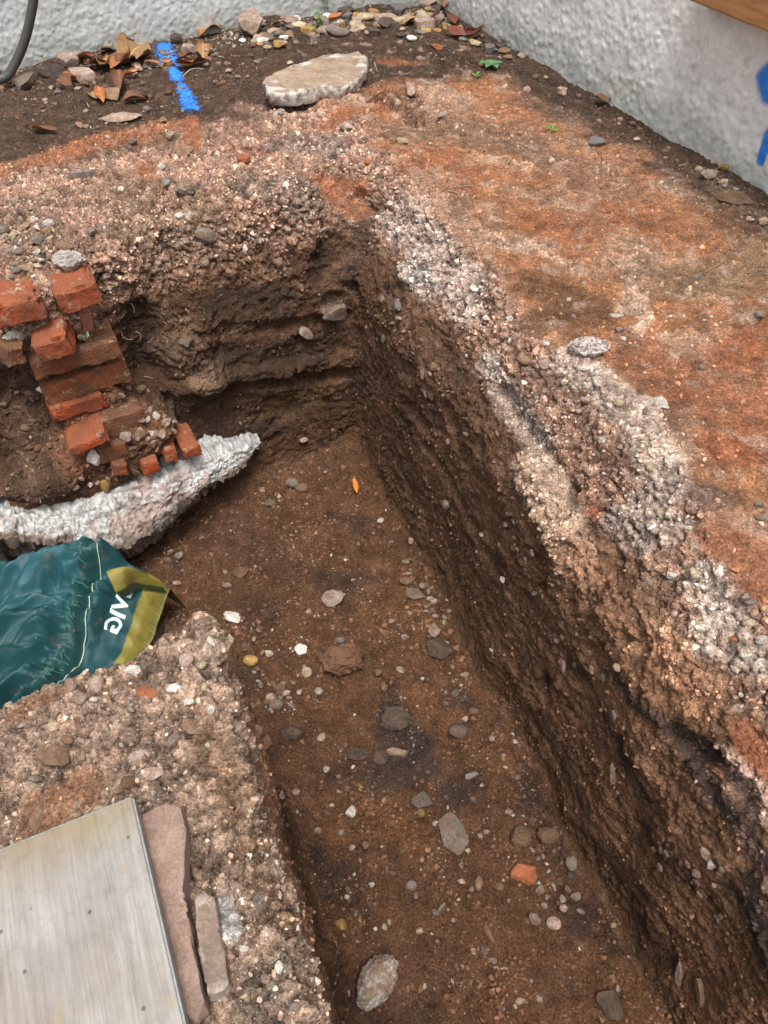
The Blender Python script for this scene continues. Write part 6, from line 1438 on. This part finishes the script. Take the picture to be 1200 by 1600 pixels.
ROOTS = [([(178,492),(192,483),(206,476)],'w'),([(205,476),(211,488),(210,498)],'w'),([(190,520),(196,535),(212,536),(220,525)],'w'),([(213,520),(222,530),(216,540)],'t'),([(232,538),(241,530)],'t'),([(195,515),(188,540)],'t'),
 ([(288,662),(283,680),(283,692)],'w'),([(275,693),(283,690)],'w'),([(225,590),(240,593)],'t'),([(290,485),(297,492)],'w'),([(658,60+340),(664,420)],'t'),([(870,259),(900,272)],'t'),([(940,243),(938,265),(941,268)],'b'),([(948,265),(957,243)],'t'),
 ([(893,282),(908,295),(918,304)],'b'),([(896,300),(920,306)],'t'),([(962,262),(970,278)],'t'),([(1005,315),(1018,325),(1022,335)],'b'),([(960,300),(982,290)],'t'),([(1130,303),(1150,307),(1162,303)],'t'),([(1186,285),(1198,297)],'w'),
 ([(1060,262),(1075,257)],'t'),([(724,252),(740,238)],'t'),([(708,295),(740,292)],'t'),([(478,152),(490,138),(500,128)],'b'),([(566,25),(590,18),(612,12)],'b'),([(165,75),(172,66),(176,60)],'w'),([(286,122),(300,114),(318,110)],'w'),
 ([(585,100),(590,115)],'w'),([(640,30+360),(634,410)],'t'),([(700,300),(716,304)],'t'),([(140,170),(136,162)],'w'),([(545,1105),(548,1120)],'b'),([(670,1510),(700,1530),(720,1570)],'b'),([(1115,420),(1130,410)],'t'),([(332,88),(350,92)],'w'),
 ([(150,140),(138,120)],'b'),([(220,66),(212,50)],'b'),([(950,405),(965,420)],'t'),([(860,1140),(900,1180)],'b'),([(560,60+360),(566,450)],'b'),([(790,560),(797,590)],'t')]
for i, (pts, mk) in enumerate(ROOTS):
    Pq = [np.array(hit(*p)[0]) + np.array([0, 0, .004 + (.006 if 0 < j < len(pts) - 1 else 0)]) for j, p in enumerate(pts)]
    o = tube('root' if mk != 'b' else 'twig', smoothpath(Pq, 5), .0011, TW[mk], None, 5, .5)
    kind_ = 'thin brown twig' if mk == 'b' else 'fine whitish root' if mk == 'w' else 'thin tan root'
    px, py = pts[len(pts) // 2]; tag(o, relabel(px, py, kind_, USED) or relabel(px, py, 'short ' + kind_, USED) or kind_, 'twig' if mk == 'b' else 'root')
GRN = leaf_mat('fresh_green_leaf', (.10, .24, .035), (.06, .16, .025)); BGR = leaf_mat('blue_green_leaf', (.09, .20, .07), (.06, .14, .055))
def leafblade(name, base, tip, width, mat, parent, droop=.2):
    b0, t0 = np.array(base), np.array(tip); ax = t0 - b0; L_ = np.linalg.norm(ax); s_ = np.cross(ax, [0, 0, 1.]); s_ = s_ / (np.linalg.norm(s_) + 1e-9) if np.linalg.norm(s_) > 1e-6 else np.array([1., 0, 0])
    V = []; n = 7
    for i in range(n + 1):
        t = i / n; w = width * (t ** .9 * 1.9 * (1 - t ** 3) + .04)
        c_ = b0 + ax * t + np.array([0, 0, 1]) * L_ * droop * (t * (1 - t) * 2 - t * .2)
        for q_ in (-1, 0, 1): V.append(c_ + s_ * w * q_ * .5 + np.array([0, 0, .18 * w * abs(q_)]))
    F = [(i * 3 + j, (i + 1) * 3 + j, (i + 1) * 3 + j + 1, i * 3 + j + 1) for i in range(n) for j in range(2)]
    return link(name, npmesh(name, V, F), mat, parent)
P, _ = hit(767, 106); ros = empty('weed', tuple(P)); tag(ros, 'small leafy green rosette growing from the dark soil near the right wall', 'weed'); bpy.context.view_layer.update()
for an, L_ in ((.1, .034), (1.2, .028), (2.3, .026), (3.2, .036), (4.2, .034), (5.1, .036), (5.9, .026)):
    into(leafblade('leaf', P + [0, 0, .006], P + [math.cos(an) * L_, math.sin(an) * L_, .012], .017, BGR, None), ros)
for (px, py, hgt, nl, lab) in ((508, 22, .085, 22, 'bright green sprout standing against the rear wall'), (500, 48, .045, 12, 'low green sprout in front of the tall one'), (492, 60, .025, 8, 'tiny green seedling nearest the big slab'), (862, 207, .012, 5, 'tiny green seedling alone on the brown plateau'), (744, 22+100, .008, 4, 'minute green seedling beside the leafy rosette')):
    P, _ = hit(px, py); wd = empty('sprout', tuple(P)); tag(wd, lab, 'weed'); bpy.context.view_layer.update()
    if hgt > .02: into(tube('stem', smoothpath([P, P + [.003, 0, hgt * .5], P + [-.002, .002, hgt]], 4), .0012, GRN, None, 5, .5), wd)
    for k in range(nl):
        an = k * 2.4; hh_ = hgt * (.15 + .85 * k / nl); L_ = .012 + .007 * random.random()
        b_ = P + [0, 0, hh_]; into(leafblade('leaf', b_, b_ + np.array([math.cos(an) * L_, math.sin(an) * L_, .006]), .008, GRN, None), wd)
print('done', round(time.time() - T0, 1))
